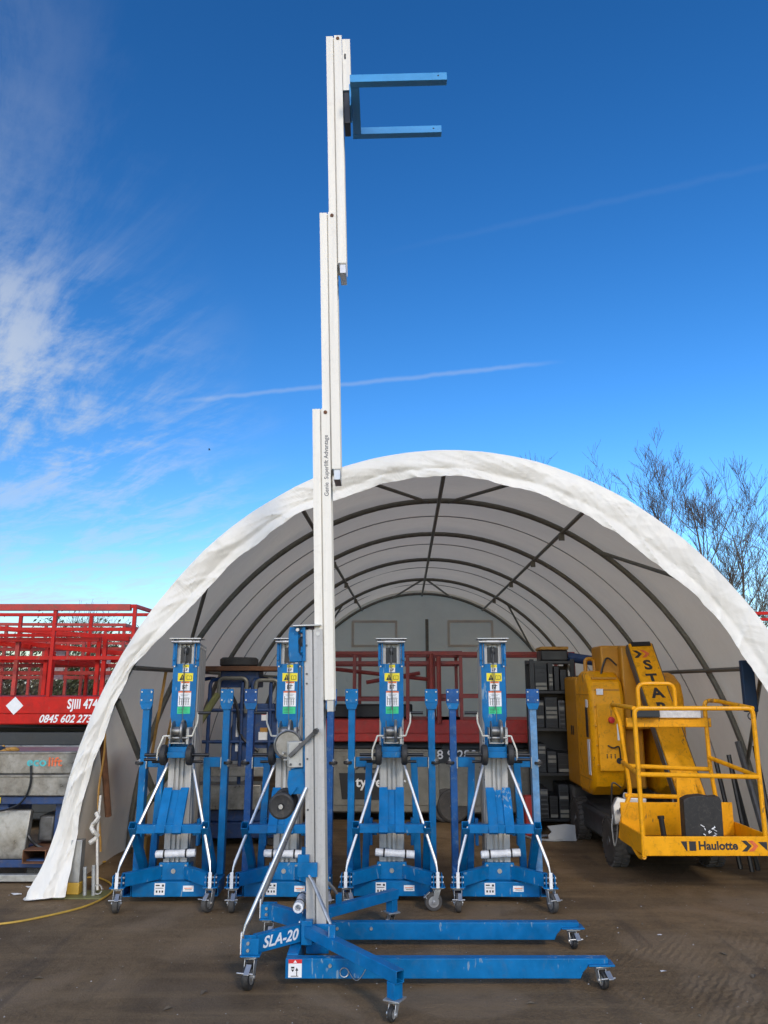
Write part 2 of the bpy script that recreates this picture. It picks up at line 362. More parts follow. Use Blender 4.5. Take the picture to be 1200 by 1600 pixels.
# ------------------------------------------------------------------ mesh helpers
def V(*a): return Vector(a)
class MB:
    def __init__(s): s.v = []; s.f = []; s.m = []
    def add(s, vs_, fs, m=0):
        o = len(s.v); s.v += [tuple(q) for q in vs_]
        for f in fs: s.f.append([i + o for i in f]); s.m.append(m)
        return s
    def bx(s, x0, x1, y0, y1, z0, z1, m=0):
        return s.add([(x0,y0,z0),(x1,y0,z0),(x1,y1,z0),(x0,y1,z0),(x0,y0,z1),(x1,y0,z1),(x1,y1,z1),(x0,y1,z1)],
            [(0,3,2,1),(4,5,6,7),(0,1,5,4),(1,2,6,5),(2,3,7,6),(3,0,4,7)], m)
    def frame(s, p0, p1, up):
        d = (p1 - p0).normalized(); u = Vector(up)
        if abs(d.dot(u)) > 0.98: u = V(0,1,0) if abs(d.y) < 0.9 else V(1,0,0)
        sd_ = d.cross(u).normalized(); u = sd_.cross(d).normalized()
        return d, sd_, u
    def bar(s, p0, p1, w, h, up=(0,0,1), m=0):
        p0, p1 = Vector(p0), Vector(p1); d, sx, u = s.frame(p0, p1, up)
        vs_ = []
        for p in (p0, p1):
            for a, b in ((-1,-1),(1,-1),(1,1),(-1,1)): vs_.append(p + sx*a*w/2 + u*b*h/2)
        return s.add(vs_, [(0,1,2,3),(7,6,5,4),(0,4,5,1),(1,5,6,2),(2,6,7,3),(3,7,4,0)], m)
    def sq(s, p0, p1, w, h, t=0.004, up=(0,0,1), m=0):
        """square tube, open at both ends"""
        p0, p1 = Vector(p0), Vector(p1); d, sx, u = s.frame(p0, p1, up)
        vs_ = []
        for p in (p0, p1):
            for k in (0, t):
                for a, b in ((-1,-1),(1,-1),(1,1),(-1,1)): vs_.append(p + sx*a*(w/2-k) + u*b*(h/2-k))
        fs = []
        for i in range(4):
            j = (i+1) % 4
            fs += [(i, 8+i, 8+j, j), (4+i, 4+j, 12+j, 12+i), (i, j, 4+j, 4+i), (8+i, 12+i, 12+j, 8+j)]
        return s.add(vs_, fs, m)
    def tube(s, p0, p1, r, n=10, m=0, r2=None):
        p0, p1 = Vector(p0), Vector(p1); d, sx, u = s.frame(p0, p1, (0,0,1)); r2 = r if r2 is None else r2
        vs_ = []
        for p, q in ((p0, r), (p1, r2)):
            for i in range(n):
                a = 2*PI*i/n; vs_.append(p + sx*math.cos(a)*q + u*math.sin(a)*q)
        fs = [(i, (i+1)%n, n+(i+1)%n, n+i) for i in range(n)] + [list(range(n))[::-1], list(range(n, 2*n))]
        return s.add(vs_, fs, m)
    def path(s, pts, r, n=8, m=0, closed=False):
        pts = [Vector(p) for p in pts]; k = len(pts); vs_ = []
        t0 = (pts[1]-pts[0]).normalized(); u = V(0,0,1) if abs(t0.z) < 0.9 else V(0,1,0)
        u = (u - t0*u.dot(t0)).normalized()
        for i, p in enumerate(pts):
            if closed: t = (pts[(i+1)%k]-pts[i-1]).normalized()
            else: t = (pts[min(i+1,k-1)]-pts[max(i-1,0)]).normalized()
            u = (u - t*u.dot(t)).normalized(); w = t.cross(u)
            rr = r[i] if isinstance(r, (list, tuple)) else r
            for j in range(n):
                a = 2*PI*j/n; vs_.append(p + u*math.cos(a)*rr + w*math.sin(a)*rr)
        fs = []
        for i in range(k if closed else k-1):
            i2 = (i+1) % k
            for j in range(n): fs.append((i*n+j, i*n+(j+1)%n, i2*n+(j+1)%n, i2*n+j))
        if not closed: fs += [list(range(n))[::-1], list(range((k-1)*n, k*n))]
        return s.add(vs_, fs, m)
    def lathe(s, prof, o, ax, n=20, m=0):
        """profile of (radius, height) turned round the axis through o"""
        o, ax = Vector(o), Vector(ax).normalized()
        u = V(0,0,1) if abs(ax.z) < 0.9 else V(1,0,0)
        u = (u - ax*u.dot(ax)).normalized(); w = ax.cross(u); k = len(prof); vs_ = []
        for r, h in prof:
            for j in range(n):
                a = 2*PI*j/n; vs_.append(o + ax*h + u*math.cos(a)*r + w*math.sin(a)*r)
        fs = []
        for i in range(k-1):
            for j in range(n): fs.append((i*n+j, i*n+(j+1)%n, (i+1)*n+(j+1)%n, (i+1)*n+j))
        fs += [list(range(n))[::-1], list(range((k-1)*n, k*n))]
        return s.add(vs_, fs, m)
    def prism(s, poly, mat, h0, h1, m=0):
        """2-D polygon pushed along local z of mat"""
        k = len(poly)
        vs_ = [mat @ V(x, y, h0) for x, y in poly] + [mat @ V(x, y, h1) for x, y in poly]
        fs = [list(range(k))[::-1], list(range(k, 2*k))] + [(i, (i+1)%k, k+(i+1)%k, k+i) for i in range(k)]
        return s.add(vs_, fs, m)
    def build(s, name, mats, parent=None, bevel=0.0, smooth=True, kind=None):
        me = bpy.data.meshes.new(name); me.from_pydata(s.v, [], s.f)
        if isinstance(mats, str): mats = [mats]
        for q in mats: me.materials.append(MATS[q])
        if len(mats) > 1: me.polygons.foreach_set('material_index', s.m)
        bm = bmesh.new(); bm.from_mesh(me); bmesh.ops.recalc_face_normals(bm, faces=bm.faces); bm.to_mesh(me); bm.free()
        if smooth:
            me.shade_smooth(); me.set_sharp_from_angle(angle=R(32))
        o = bpy.data.objects.new(name, me); col.objects.link(o)
        if parent is not None: o.parent = parent
        if bevel:
            b = o.modifiers.new('bevel', 'BEVEL'); b.width = bevel; b.segments = 2; b.limit_method = 'ANGLE'; b.angle_limit = R(50)
        if kind: o['kind'] = kind
        return o
def mesh_of(name, mats, parent=None, bevel=0.0, **k):
    """small wrapper: collect, then build"""
    return MB()
def thing(name, loc, rz, label, cat, group=None):
    o = bpy.data.objects.new(name, None); col.objects.link(o)
    o.empty_display_size = 0.2
    o.location = loc; o.rotation_euler = (0, 0, rz)
    o['label'] = label; o['category'] = cat
    if group: o['group'] = group
    return o
def tag(o, label, cat, group=None):
    o['label'] = label; o['category'] = cat
    if group: o['group'] = group
    return o
def copy_tree(o, parent=None):
    c = o.copy(); col.objects.link(c); c.parent = parent
    for ch in list(o.children): copy_tree(ch, c)
    return c
def fillet(pts, r, seg=5):
    pts = [Vector(p) for p in pts]; out = [pts[0]]
    for i in range(1, len(pts)-1):
        a = (pts[i-1]-pts[i]); b = (pts[i+1]-pts[i])
        k = min(r, a.length*0.49, b.length*0.49); a = pts[i]+a.normalized()*k; b = pts[i]+b.normalized()*k
        for j in range(seg+1):
            t = j/seg; out.append(a*(1-t)**2 + pts[i]*2*t*(1-t) + b*t*t)
    out.append(pts[-1]); return out
def text(name, body, size, mat, parent, M, shear=0.0, bold=0.0, align='CENTER', sx=1.0, space=1.0):
    """flat lettering in the local x-y plane of matrix M"""
    c = bpy.data.curves.new(name, 'FONT'); c.body = body; c.size = size; c.shear = shear; c.offset = bold
    c.align_x = align; c.align_y = 'CENTER'; c.space_character = space; c.resolution_u = 3
    t = bpy.data.objects.new('tmp_text', c); col.objects.link(t)
    me = bpy.data.meshes.new_from_object(t)
    bpy.data.objects.remove(t); bpy.data.curves.remove(c)
    me.name = name; me.materials.clear(); me.materials.append(MATS[mat])
    me.transform(M @ Matrix.Diagonal((sx, 1, 1, 1)))
    o = bpy.data.objects.new(name, me); col.objects.link(o)
    if parent is not None: o.parent = parent
    return o
def face_mat(o, xdir, ydir):
    x = Vector(xdir).normalized(); y = Vector(ydir).normalized(); z = x.cross(y)
    M = Matrix((x, y, z)).transposed().to_4x4(); M.translation = Vector(o); return M
BACK = lambda x, y, z: face_mat((x, y, z), (1,0,0), (0,0,1))    # readable from local -y

# ------------------------------------------------------------------ ground
g = MB()
g.add([(-250,-120,0),(250,-120,0),(250,400,0),(-250,400,0)], [(0,1,2,3)])
go = g.build('ground', 'yard_ground', smooth=False, kind='structure')

# ------------------------------------------------------------------ tent
ALPHA = R(1.58)
axis_n = V(math.sin(ALPHA), math.cos(ALPHA), 0); axis_u = V(math.cos(ALPHA), -math.sin(ALPHA), 0)
TO = axis_n*6.651 + axis_u*0.37
TA, TBH = 3.25, 3.70
YB = 10.45
tent = thing('storage_tent', TO, -ALPHA, 'large white arched fabric storage tent with open front and grey tube frame', 'tent')
def ell(phi, off=0.0): return V((TA-off)*math.cos(phi), 0, (TBH-off)*math.sin(phi))
def nz(x, y, z=0.0): return noise.noise(V(x, y, z))
RIBS = [0.06, 1.55, 3.45, 5.60, 8.00, 10.38]
def make_canopy():
    m = MB(); NP, NY = 110, 84; vs_ = []
    for j in range(NY+1):
        y = 0.10 + (YB-0.10)*j/NY
        k = max(i for i in range(6) if RIBS[i] <= y+0.06); k = min(k, 4)
        t = (y-RIBS[k])/(RIBS[k+1]-RIBS[k]); t = min(max(t,0),1); sag = 0.045*math.sin(PI*t)
        for i in range(NP+1):
            phi = PI*i/NP
            low = max(0, 1-math.sin(phi)/0.35)
            d = sag*(0.4+0.6*math.sin(phi)) + 0.025*nz(phi*3, y*0.9, 1.0) + 0.05*low*nz(phi*10, y*1.7, 4.0)
            p = ell(phi, d); p.y = y; vs_.append(p)
    fs = [(j*(NP+1)+i, j*(NP+1)+i+1, (j+1)*(NP+1)+i+1, (j+1)*(NP+1)+i) for j in range(NY) for i in range(NP)]
    m.add(vs_, fs); return m
make_canopy().build('canopy', 'tent_fabric', tent)
def make_flap():
    m = MB(); NP, NS = 760, 30; vs_ = []
    for i in range(NP+1):
        phi = PI*i/NP
        left = phi > PI/2
        zz = TBH*math.sin(phi)
        w = 0.245 + 0.035*nz(phi*6, 0.3) + 0.014*nz(phi*17, 1.3) + 0.004*nz(phi*50, 3.1)
        if not left: w += 0.06*max(0, math.sin(phi*2))
        if left and zz < 2.5: w -= 0.085*min(1,(2.5-zz)/0.7)
        for j in range(NS+1):
            s_ = j/NS
            if s_ < 0.25:
                q = s_/0.25; off = -0.012*math.sin(q*PI/2); y = 0.34*(1-q)-0.02*q
            else:
                q = (s_-0.25)/0.75; off = -0.012 + (w+0.012)*q
                y = -0.02 - (0.026*math.sin(min(1,q/0.70)*PI)**0.7 if q < 0.70 else 0.014*math.sin((q-0.70)/0.30*PI*0.6))
            amp = min(1, s_*3)
            wv_ = phi + 0.05*nz(phi*3, s_*2, 5)
            rid = (1-abs(nz(wv_*9.5+s_*1.3, s_*0.9, 9)))**6
            rid2 = (1-abs(nz(wv_*23-s_*3.2, s_*1.8, 3)))**8
            rid3 = (1-abs(nz(wv_*16+s_*5.5, s_*3.0, 13)))**9
            cr = 0.030*nz(phi*4.2+s_*0.8, s_*1.1, 7) + 0.012*nz(phi*10-s_*1.5, s_*1.2, 17) + 0.012*rid + 0.0025*rid2 + 0.005*rid3 - 0.006
            y -= amp*cr*1.25; off += 0.20*amp*cr*(1-s_)
            p = ell(phi, off); p.y = y
            if left and zz < 0.62:
                k = (0.62-zz)/0.62
                p.x -= 0.15*k*k*(1-0.55*s_) + 0.02*k; p.y -= 0.16*k*k + 0.04*k*nz(zz*6, s_*4)
                p.x += 0.12*k*s_
                if zz < 0.06: p.z = 0.008+0.02*s_
            vs_.append(p)
    fs = [(i*(NS+1)+j, i*(NS+1)+j+1, (i+1)*(NS+1)+j+1, (i+1)*(NS+1)+j) for i in range(NP) for j in range(NS)]
    m.add(vs_, fs); return m
make_flap().build('front_flap', 'flap_fabric', tent)['label'] = 'creased white fabric flap folded over the front arch'
for y in RIBS:
    pts = []
    for i in range(61):
        p = ell(PI*i/60, 0.085); p.y = y; pts.append(p)
    MB().path(pts, 0.029, 10).build('rib', 'frame_grey', tent)
for a in (30, 65, 90, 115, 150):
    pts = []
    for k in range(len(RIBS)):
        p = ell(R(a), 0.115 if a != 90 else 0.125); p.y = RIBS[k]; pts.append(p)
    MB().path(pts, 0.021, 8).build('purlin', 'frame_grey', tent)
    for y in RIBS[1:5]:
        p = ell(R(a), 0.15)
        if a in (65, 115):
            MB().bx(p.x-0.03, p.x+0.03, y-0.05, y-0.035, p.z-0.06, p.z+0.02).build('clip', 'frame_grey', tent)
for y0, a0, y1, a1 in ((RIBS[0],43,RIBS[1],58),(RIBS[0],75,RIBS[1],88),(RIBS[0],105,RIBS[1],92),(RIBS[0],131,RIBS[1],149),(RIBS[0],32,RIBS[1],14),
                       (RIBS[5],78,RIBS[4],89),(RIBS[5],102,RIBS[4],91),(RIBS[5],40,RIBS[4],60),(RIBS[5],140,RIBS[4],120)):
    p = ell(R(a0), 0.10); p.y = y0; q = ell(R(a1), 0.10); q.y = y1
    MB().tube(p, q, 0.019, 8).build('brace', 'frame_grey', tent)
for y in (2.5, 4.4, 6.7, 9.0):
    pts = []
    for i in range(61):
        p = ell(R(8)+(PI-R(16))*i/60, 0.050); p.y = y; pts.append(p)
    MB().path(pts, 0.007, 4).build('seam', 'wall_patch', tent)
# end wall
bw = MB(); NP = 60
vs_ = [V(0, YB+0.02, 0)]
rows = 14
vs_ = []
for j in range(rows+1):
    for i in range(NP+1):
        p = ell(PI*i/NP, -0.02); q = j/rows
        vs_.append(V(p.x*q if False else p.x, YB-0.02+0.03*nz(p.x*1.2, q*3), p.z*q))
fs = [(j*(NP+1)+i, j*(NP+1)+i+1, (j+1)*(NP+1)+i+1, (j+1)*(NP+1)+i) for j in range(rows) for i in range(NP)]
bw.add(vs_, fs).build('end_wall', 'end_fabric', tent)
for x in (-1.05, 1.05):
    w = MB()
    for x0, x1, z0, z1 in ((x-0.5,x+0.5,2.45,2.50),(x-0.5,x+0.5,3.05,3.10) if False else (x-0.5,x+0.5,2.98,3.03),(x-0.5,x-0.45,2.5,2.98),(x+0.45,x+0.5,2.5,2.98)):
        w.bx(x0, x1, YB-0.085, YB-0.07, z0, z1)
    w.build('window_hem', 'hem_patch', tent)
MB().tube((0.1, YB-0.12, 0), (0.1, YB-0.12, 3.05), 0.035, 8).build('end_post', 'frame_grey', tent)
# left foot of the front arch
fx = -3.04
MB().bx(fx-0.05, fx+0.04, -0.05, 0.03, 0.10, 0.42).build('foot_post', 'winch_grey', tent, bevel=0.004)
MB().bx(fx-0.055, fx+0.045, -0.055, 0.035, 0.014, 0.10).build('foot_sleeve', 'cable_yellow', tent, bevel=0.004)
MB().bx(fx-0.12, fx+0.28, -0.14, 0.10, 0.0, 0.012).build('base_plate', 'pole_green', tent, bevel=0.002)
for x in (0.1, 0.17):
    MB().tube((fx+x, -0.06, 0.012), (fx+x-0.02, -0.05, 0.20+x*0.2), 0.016, 8).build('ground_anchor', 'winch_grey', tent)
MB().path(fillet([(fx+0.12,0.06,0.75),(fx+0.14,0.0,0.45),(fx+0.20,-0.06,0.05)],0.1), 0.010, 6).build('guy_rope', 'rope', tent)
MB().path([(fx+0.12+0.03*math.sin(i*1.3),-0.02+0.02*math.cos(i*1.9),0.62-0.028*i) for i in range(9)], 0.018, 6).build('rope_knot', 'rope', tent)
MB().path([(fx+0.20+0.035*math.cos(a*0.6),-0.06,0.055+0.035*math.sin(a*0.6)) for a in range(11)], 0.006, 5).build('ring', 'zinc', tent)
# props and straps along the left inside
MB().tube((-2.86,0.12,1.52),(-2.66,0.75,0.62),0.030,8).build('prop_pole','frame_grey',tent)
MB().tube((-2.30,1.40,1.55),(-2.72,0.55,0.55),0.036,8).build('prop_pole','pole_green',tent)
MB().tube((-2.98,0.10,1.35),(-2.93,0.30,0.55),0.028,8).build('prop_pole','rust',tent)
for k, (a, b) in enumerate((((-2.72,1.0,1.80),(-2.80,0.95,0.95)),((-2.62,1.2,1.80),(-2.72,1.1,1.0)),((-2.52,1.35,1.80),(-2.62,1.2,1.05)))):
    MB().bar(a, b, 0.028, 0.004, up=(0,1,0)).build('strap', 'strap_orange', tent)
MB().path([(-2.93+0.02*math.sin(i*0.7),0.02+0.01*i,1.4-0.1*i) for i in range(12)],0.009,5).build('loose_rope','strap_orange',tent)
# blue webbing hanging from the right lower purlin
MB().bx(2.57,2.68,0.30,0.36,1.42,1.86).build('webbing','strap_blue',tent,bevel=0.01)
MB().path([(2.625+0.03*math.cos(a*PI/5),0.33,1.385+0.03*math.sin(a*PI/5)) for a in range(10)],0.006,5,closed=True).build('hook_ring','steel_dark',tent)
MB().bar((2.74,0.30,1.80),(2.88,0.25,1.48),0.04,0.01,up=(0,1,0)).build('webbing','strap_blue',tent)

# ------------------------------------------------------------------ casters, decals
def caster(parent, loc, swivel, wr, ww, top, hub='zinc', tyre='rubber', brake=True, tilt=None):
    """swivel caster hanging from 'top' (height of its plate) with a wheel of radius wr"""
    M = Matrix.Translation(loc) @ (tilt or Matrix.Identity(4)) @ Matrix.Rotation(swivel, 4, 'Z')
    m = MB()
    hw = ww/2+0.007
    m.bx(-0.045,0.045,-0.045,0.045,top-0.008,top)
    m.tube((0,0,top-0.016),(0,0,top-0.008),0.026,12)
    m.bx(-hw-0.004,hw+0.004,-0.028,0.022,top-0.020,top-0.014)
    off = -0.032
    for s_ in (-1, 1):
        P = face_mat((s_*hw,0,0),(0,1,0),(0,0,1))
        m.prism([(-0.026,top-0.018),(0.020,top-0.018),(off+0.018,wr-0.016),(off-0.018,wr-0.016)], P, -0.002, 0.002)
        m.tube((s_*hw,off,wr),(s_*(hw+0.010),off,wr),0.010,8)
    if brake:
        m.bar((0.012,off-0.03,wr*2+0.004),(0.012,off-0.075,wr*1.45),0.03,0.005)
        m.tube((-hw-0.02,off-0.06,wr*1.5),(hw+0.02,off-0.06,wr*1.5),0.005,6)
    for v in range(len(m.v)): m.v[v] = tuple(M @ Vector(m.v[v]))
    c = m.build('caster', 'zinc', parent, bevel=0.0015)
    w = MB()
    k = ww/2
    w.lathe([(wr*0.62,-k*0.9),(wr*0.82,-k),(wr*0.95,-k*0.85),(wr,-k*0.45),(wr,k*0.45),(wr*0.95,k*0.85),(wr*0.82,k),(wr*0.62,k*0.9)],(0,off,wr),(1,0,0),24,0)
    w.lathe([(wr*0.60,-k*0.95),(wr*0.50,-k*0.6),(wr*0.26,-k*0.6),(wr*0.22,-k*1.05),(wr*0.22,k*1.05),(wr*0.26,k*0.6),(wr*0.50,k*0.6),(wr*0.60,k*0.95)],(0,off,wr),(1,0,0),20,1)
    for v in range(len(w.v)): w.v[v] = tuple(M @ Vector(w.v[v]))
    w.build('wheel', [tyre, hub], c)
    return c
def decal(parent, x, y, z, w, h, kind, M=BACK):
    """printed sticker, its print a hair proud of its ground; (x, z) centre"""
    m = MB(); B = M(x, y, z)
    def r(x0, x1, y0, y1, mi, lift): m.prism([(x0*w,y0*h),(x1*w,y0*h),(x1*w,y1*h),(x0*w,y1*h)], B, 0.0005, lift, mi)
    def tri(x0, x1, y0, y1, mi, lift): m.prism([(x0*w,y0*h),(x1*w,y0*h),((x0+x1)/2*w,y1*h)], B, 0.0005, lift, mi)
    mats = ['print_white','print_black','print_orange','print_yellow','print_green','print_red']
    if kind == 'small':
        r(-.5,.5,-.5,.5,0,.001); r(-.5,.5,.1,.5,3,.0016); tri(-.1,.1,.2,.4,1,.0022); tri(-.35,-.1,-.35,-.05,1,.0016); r(-.05,.2,-.3,-.2,1,.0016); r(.0,.3,-.15,-.02,1,.0016)
    elif kind == 'warn':
        r(-.5,.5,-.5,.5,3,.001); tri(-.40,-.02,-.38,.38,1,.0016); r(-.225,-.195,-.12,.12,3,.0022); r(-.225,-.195,-.28,-.2,3,.0022)
        r(.08,.42,-.30,-.24,1,.0016); r(.08,.11,-.24,.2,1,.0016); r(.39,.42,-.24,.2,1,.0016); r(.24,.26,-.24,.15,1,.0016); r(.12,.23,.15,.20,1,.0016); r(.27,.38,.15,.20,1,.0016)
    elif kind == 'crush':
        r(-.5,.5,-.5,.5,0,.001); r(-.46,.46,.32,.5,2,.0016); tri(-.06,.06,.35,.47,1,.0022)
        r(-.3,-.18,-.35,.15,1,.0016); r(-.18,.05,.0,.08,1,.0016); r(.06,.14,-.3,.2,1,.0016); r(-.1,.0,-.3,-.1,1,.0016); r(.14,.3,.02,.1,1,.0016)
    elif kind == 'chart':
        r(-.5,.5,-.5,.5,0,.001); r(-.5,.5,.40,.5,2,.0016); tri(-.05,.05,.42,.48,1,.0022)
        for k in range(5): r(-.4+k*.17,-.36+k*.17,-.42,.0,1,.0016)
        r(-.42,.4,-.02,.01,1,.0016); r(-.42,-.38,.0,.16,1,.0016); r(-.3,.25,.2,.215,1,.0016); r(-.36,.36,.28,.29,1,.0016); r(-.1,.36,.08,.095,1,.0016); r(-.36,.40,-.2,-.19,1,.0016)
    elif kind == 'green':
        r(-.5,.5,-.5,.5,4,.001)
        for k in range(4): r(-.42,-.05,.28-k*.2,.34-k*.2,1,.0016); r(.05,.3,.3-k*.2,.33-k*.2,1,.0016)
    elif kind == 'plate':
        r(-.5,.5,-.5,.5,0,.001); r(-.4,0,.25,.36,1,.0016); r(.2,.4,.2,.38,1,.0016); r(-.4,.35,.05,.1,1,.0016)
        r(-.35,-.2,-.3,-.12,1,.0016); r(-.05,.08,-.3,-.12,1,.0016); r(.2,.35,-.3,-.12,1,.0016)
    elif kind == 'strip':
        r(-.5,.5,-.5,.5,0,.001); r(-.38,.38,.0,.14,2,.0016); r(-.3,.35,-.25,-.15,1,.0016)
    elif kind == 'tip':
        r(-.5,.5,-.5,.5,0,.001); r(-.5,.5,.28,.5,5,.0016); tri(-.14,.14,.32,.46,0,.0022)
        r(-.3,-.05,.0,.1,1,.0016); tri(-.3,-.05,-.05,-.2,1,.0016); r(.1,.16,-.4,-.05,1,.0016); tri(.02,.24,-.12,.06,1,.0016); r(-.3,.25,-.44,-.40,1,.0016)
    return m.build('decal', mats, parent, smooth=False)

# ------------------------------------------------------------------ material lift
def mast_profile(o=0.0):
    a = [(-.092,-.060),(-.046,-.060),(-.046,-.040),(-.028,-.040),(-.028,-.060),(-.008,-.060),(-.008,-.040),(.008,-.040),(.008,-.060),(.028,-.060),(.028,-.040),(.046,-.040),(.046,-.060),(.092,-.060),
         (.092,-.008),(.076,-.008),(.076,.002),(.100,.002),(.100,.060),(.094,.060),(.094,.007),(-.094,.007),(-.094,.060),(-.100,.060),(-.100,.002),(-.076,.002),(-.076,-.008),(-.092,-.008)]
    return [(x, y+o) for x, y in a]
SEC = 0.068
def make_lift(loc, rz, label, raised, crank=1, lean=0.0, worn=False):
    T = thing('material_lift', loc, rz, label, 'material lift', None if raised else 'folded blue material lifts in a row')
    ZERO = Matrix.Identity(4)
    tops = [2.0, 3.51, 5.03, 6.57] if raised else [1.99, 1.985, 1.98, 1.975]
    LM = Matrix.Translation((0,0,0.15)) @ Matrix.Rotation(-lean, 4, 'X') @ Matrix.Translation((0,0,-0.15)) if raised else ZERO
    def LB(m, name, mats, par=T, **k):
        """build a part that stands on the leaning mast"""
        if raised:
            for v in range(len(m.v)): m.v[v] = tuple(LM @ Vector(m.v[v]))
        return m.build(name, mats, par, **k)
    sect = []
    for i, t in enumerate(tops):
        z0 = 0.13 if i == 0 else (t-1.955 if raised else 0.16)
        m = MB().prism(mast_profile(SEC*i), ZERO, z0, t)
        mat = 'aluminium' if (i == 0 or not raised) else 'mast_white'
        o = LB(m, 'mast_section', mat, bevel=0.0)
        sect.append(o)
        if raised and i:
            b = MB().bx(-.088,.088,SEC*i+.012,SEC*i+.056,z0-0.075,z0-0.001)
            LB(b, 'slide_block', 'zinc', o, bevel=0.003)
        for s_ in (-1, 1):
            LB(MB().tube((s_*.100,SEC*i+.030,t-.030),(s_*.106,SEC*i+.030,t-.030),0.013,10), 'bolt', 'rust' if raised and i else 'zinc', o)
    # fasteners up the side of the base section
    for z in (0.26, 0.9, 1.2, 1.66, 1.72, 1.9):
        for s_ in (-1, 1): LB(MB().tube((s_*.092,-.045,z),(s_*.096,-.045,z),0.007,8), 'bolt', 'steel_dark')
    # head: pulley guard and top plate
    for s_ in (-1, 1):
        h = MB().prism([(-.155,1.80),(-.070,1.80),(-.070,1.83),(-.100,1.86),(-.100,1.985),(-.064,1.985),(-.064,2.02),(-.155,2.02),(-.162,1.98),(-.162,1.84)] if raised else
                [(-.095,1.80),(-.064,1.80),(-.064,2.0),(-.095,2.0)], face_mat((s_*.076,0,0),(0,1,0),(0,0,1)), -.004, .004)
        LB(h, 'pulley_guard', 'blue', bevel=0.002)
    tp = MB()
    tp.bx(-.13,.13,-.13,.05,2.021,2.031)
    tp.tube((-.118,-.10,2.000),(.118,-.10,2.000),0.012,10)
    tp.tube((-.055,-.10,2.000),(.055,-.10,2.000),0.019,12)
    LB(tp, 'head_plate', 'zinc', bevel=0.002)
    for s_ in (-1, 1):
        hb = MB().bx(s_*.098-.012,s_*.098+.012,-.068,-.050,1.80,2.02)
        for z in (1.86, 1.99): hb.tube((s_*.098,-.066,z),(s_*.098,-.082,z),0.012,10)
        LB(hb, 'head_bracket', 'blue', bevel=0.002)
    pl = MB().lathe([(0.030,-.014),(0.034,-.012),(0.024,-.004),(0.024,.004),(0.034,.012),(0.030,.014)],(0,-.075,1.93),(1,0,0),18)
    LB(pl, 'pulley', 'steel_dark')
    if not raised:
        MB().bx(-.045,.040,-.066,-.0605,1.83,1.955).build('pulley_slot','black',T)
    # blue back panel with its stickers
    p = MB().prism([(-.100,1.40),(-.085,1.34),(-.085,1.12),(.085,1.12),(.085,1.34),(.100,1.40),(.100,1.82),(-.100,1.82)], face_mat((0,0,0),(1,0,0),(0,0,1)), .0615, .072)
    pn = LB(p, 'back_panel', 'blue', bevel=0.002)
    if not raised:
        yp = -.0722
        decal(pn, .006, yp, 1.783, .050, .062, 'small'); decal(pn, .006, yp, 1.712, .125, .066, 'warn'); decal(pn, .008, yp, 1.640, .076, .072, 'crush')
        decal(pn, .008, yp, 1.538, .105, .122, 'chart'); decal(pn, .006, yp, 1.446, .105, .056, 'green')
        bo = MB()
        for x in (-.088,.088):
            bo.tube((x,-.072,1.80),(x,-.079,1.80),.007,8)
        bo.build('bolt','zinc',pn)
    # winch: drum with two flanges, gear cover, cranks
    wz, wy = 1.285, -.172
    w = MB()
    w.bx(-.062,-.056,-.21,-.073,wz-.095,wz+.03); w.bx(.056,.062,-.175,-.073,wz-.13 if raised else wz-.095,wz+.02)
    w.bx(-.056,.056,-.084,-.073,wz-.095,wz-.02); w.bx(-.056,.056,-.20,-.17,wz-.095,wz-.085)
    w.tube((-.075,-.20,wz-.05),(.08,-.20,wz-.05),.008,8)
    wf = LB(w, 'winch_frame', 'winch_grey', bevel=0.002)
    d = MB().lathe([(.030,-.047),(.080,-.047),(.084,-.043),(.080,-.040),(.036,-.038),(.036,.020),(.086,.022),(.092,.027),(.092,.040),(.084,.046),(.076,.036),(.030,.036)],(0,wy,wz),(1,0,0),36)
    LB(d, 'drum', 'drum_steel', wf)
    gc = MB().prism([(-.165,wz-.135),(-.074,wz-.135),(-.074,wz+.022),(-.155,wz+.022),(-.165,wz+.012)] if raised else [(-.20,wz-.10),(-.078,wz-.10),(-.078,wz+.03),(-.19,wz+.03),(-.20,wz+.02)], face_mat((0,0,0),(0,1,0),(0,0,1)), .064, .088)
    gco = LB(gc, 'gear_cover', 'winch_grey', wf, bevel=0.004)
    for yy, zz_ in ((-.092,wz-.115),(-.15,wz-.115),(-.092,wz+.005),(-.135,wz-.05)):
        LB(MB().tube((.088,yy,zz_),(.095,yy,zz_),.008 if zz_ != wz-.05 else .014,8), 'bolt', 'steel_dark', wf)
    for s_ in (-1, 1):
        up = (s_ == crank)
        x0 = s_*.092
        y0 = -.150 if raised else -.195
        c = MB()
        if raised:
            if s_ != 1: continue
            c.tube((.088,y0,wz-.06),(.118,y0,wz-.06),.012,10)
            c.bar((.112,y0,wz-.06),(.112,y0+.165,wz+.085),.024,.010,up=(1,0,0))
            hd = LB(c, 'crank', 'steel_dark', bevel=0.002)
            gp = MB().tube((.112,y0+.165,wz+.085),(.205,y0+.165,wz+.085),.016,12)
            LB(gp, 'grip', 'black', hd)
        else:
            zs = 1 if up else -1
            pts = [(x0*0.7,y0,wz-.035),(x0*1.25,y0,wz-.035),(x0*1.3,y0-.005,wz-.035+zs*.02),(x0*1.65,y0-.01,wz-.035+zs*.105),(x0*1.68,y0-.01,wz-.035+zs*.185)]
            c.path(fillet(pts,.012,3), .007, 8)
            hd = c.build('crank', 'cream', T)
            a = Vector(pts[-1]) - V(0,0,zs*.006)
            MB().tube(a, a+V(s_*.10,0,0), .012, 12).build('grip', 'black', hd)
    # cable from pulley to drum
    LB(MB().tube((0.0,-.098,1.93),(0.012,-.120,wz+.07),.003,6).tube((-.012,-.095,1.93),(0.005,-.085,1.45),.0025,6), 'cable', 'steel_dark')
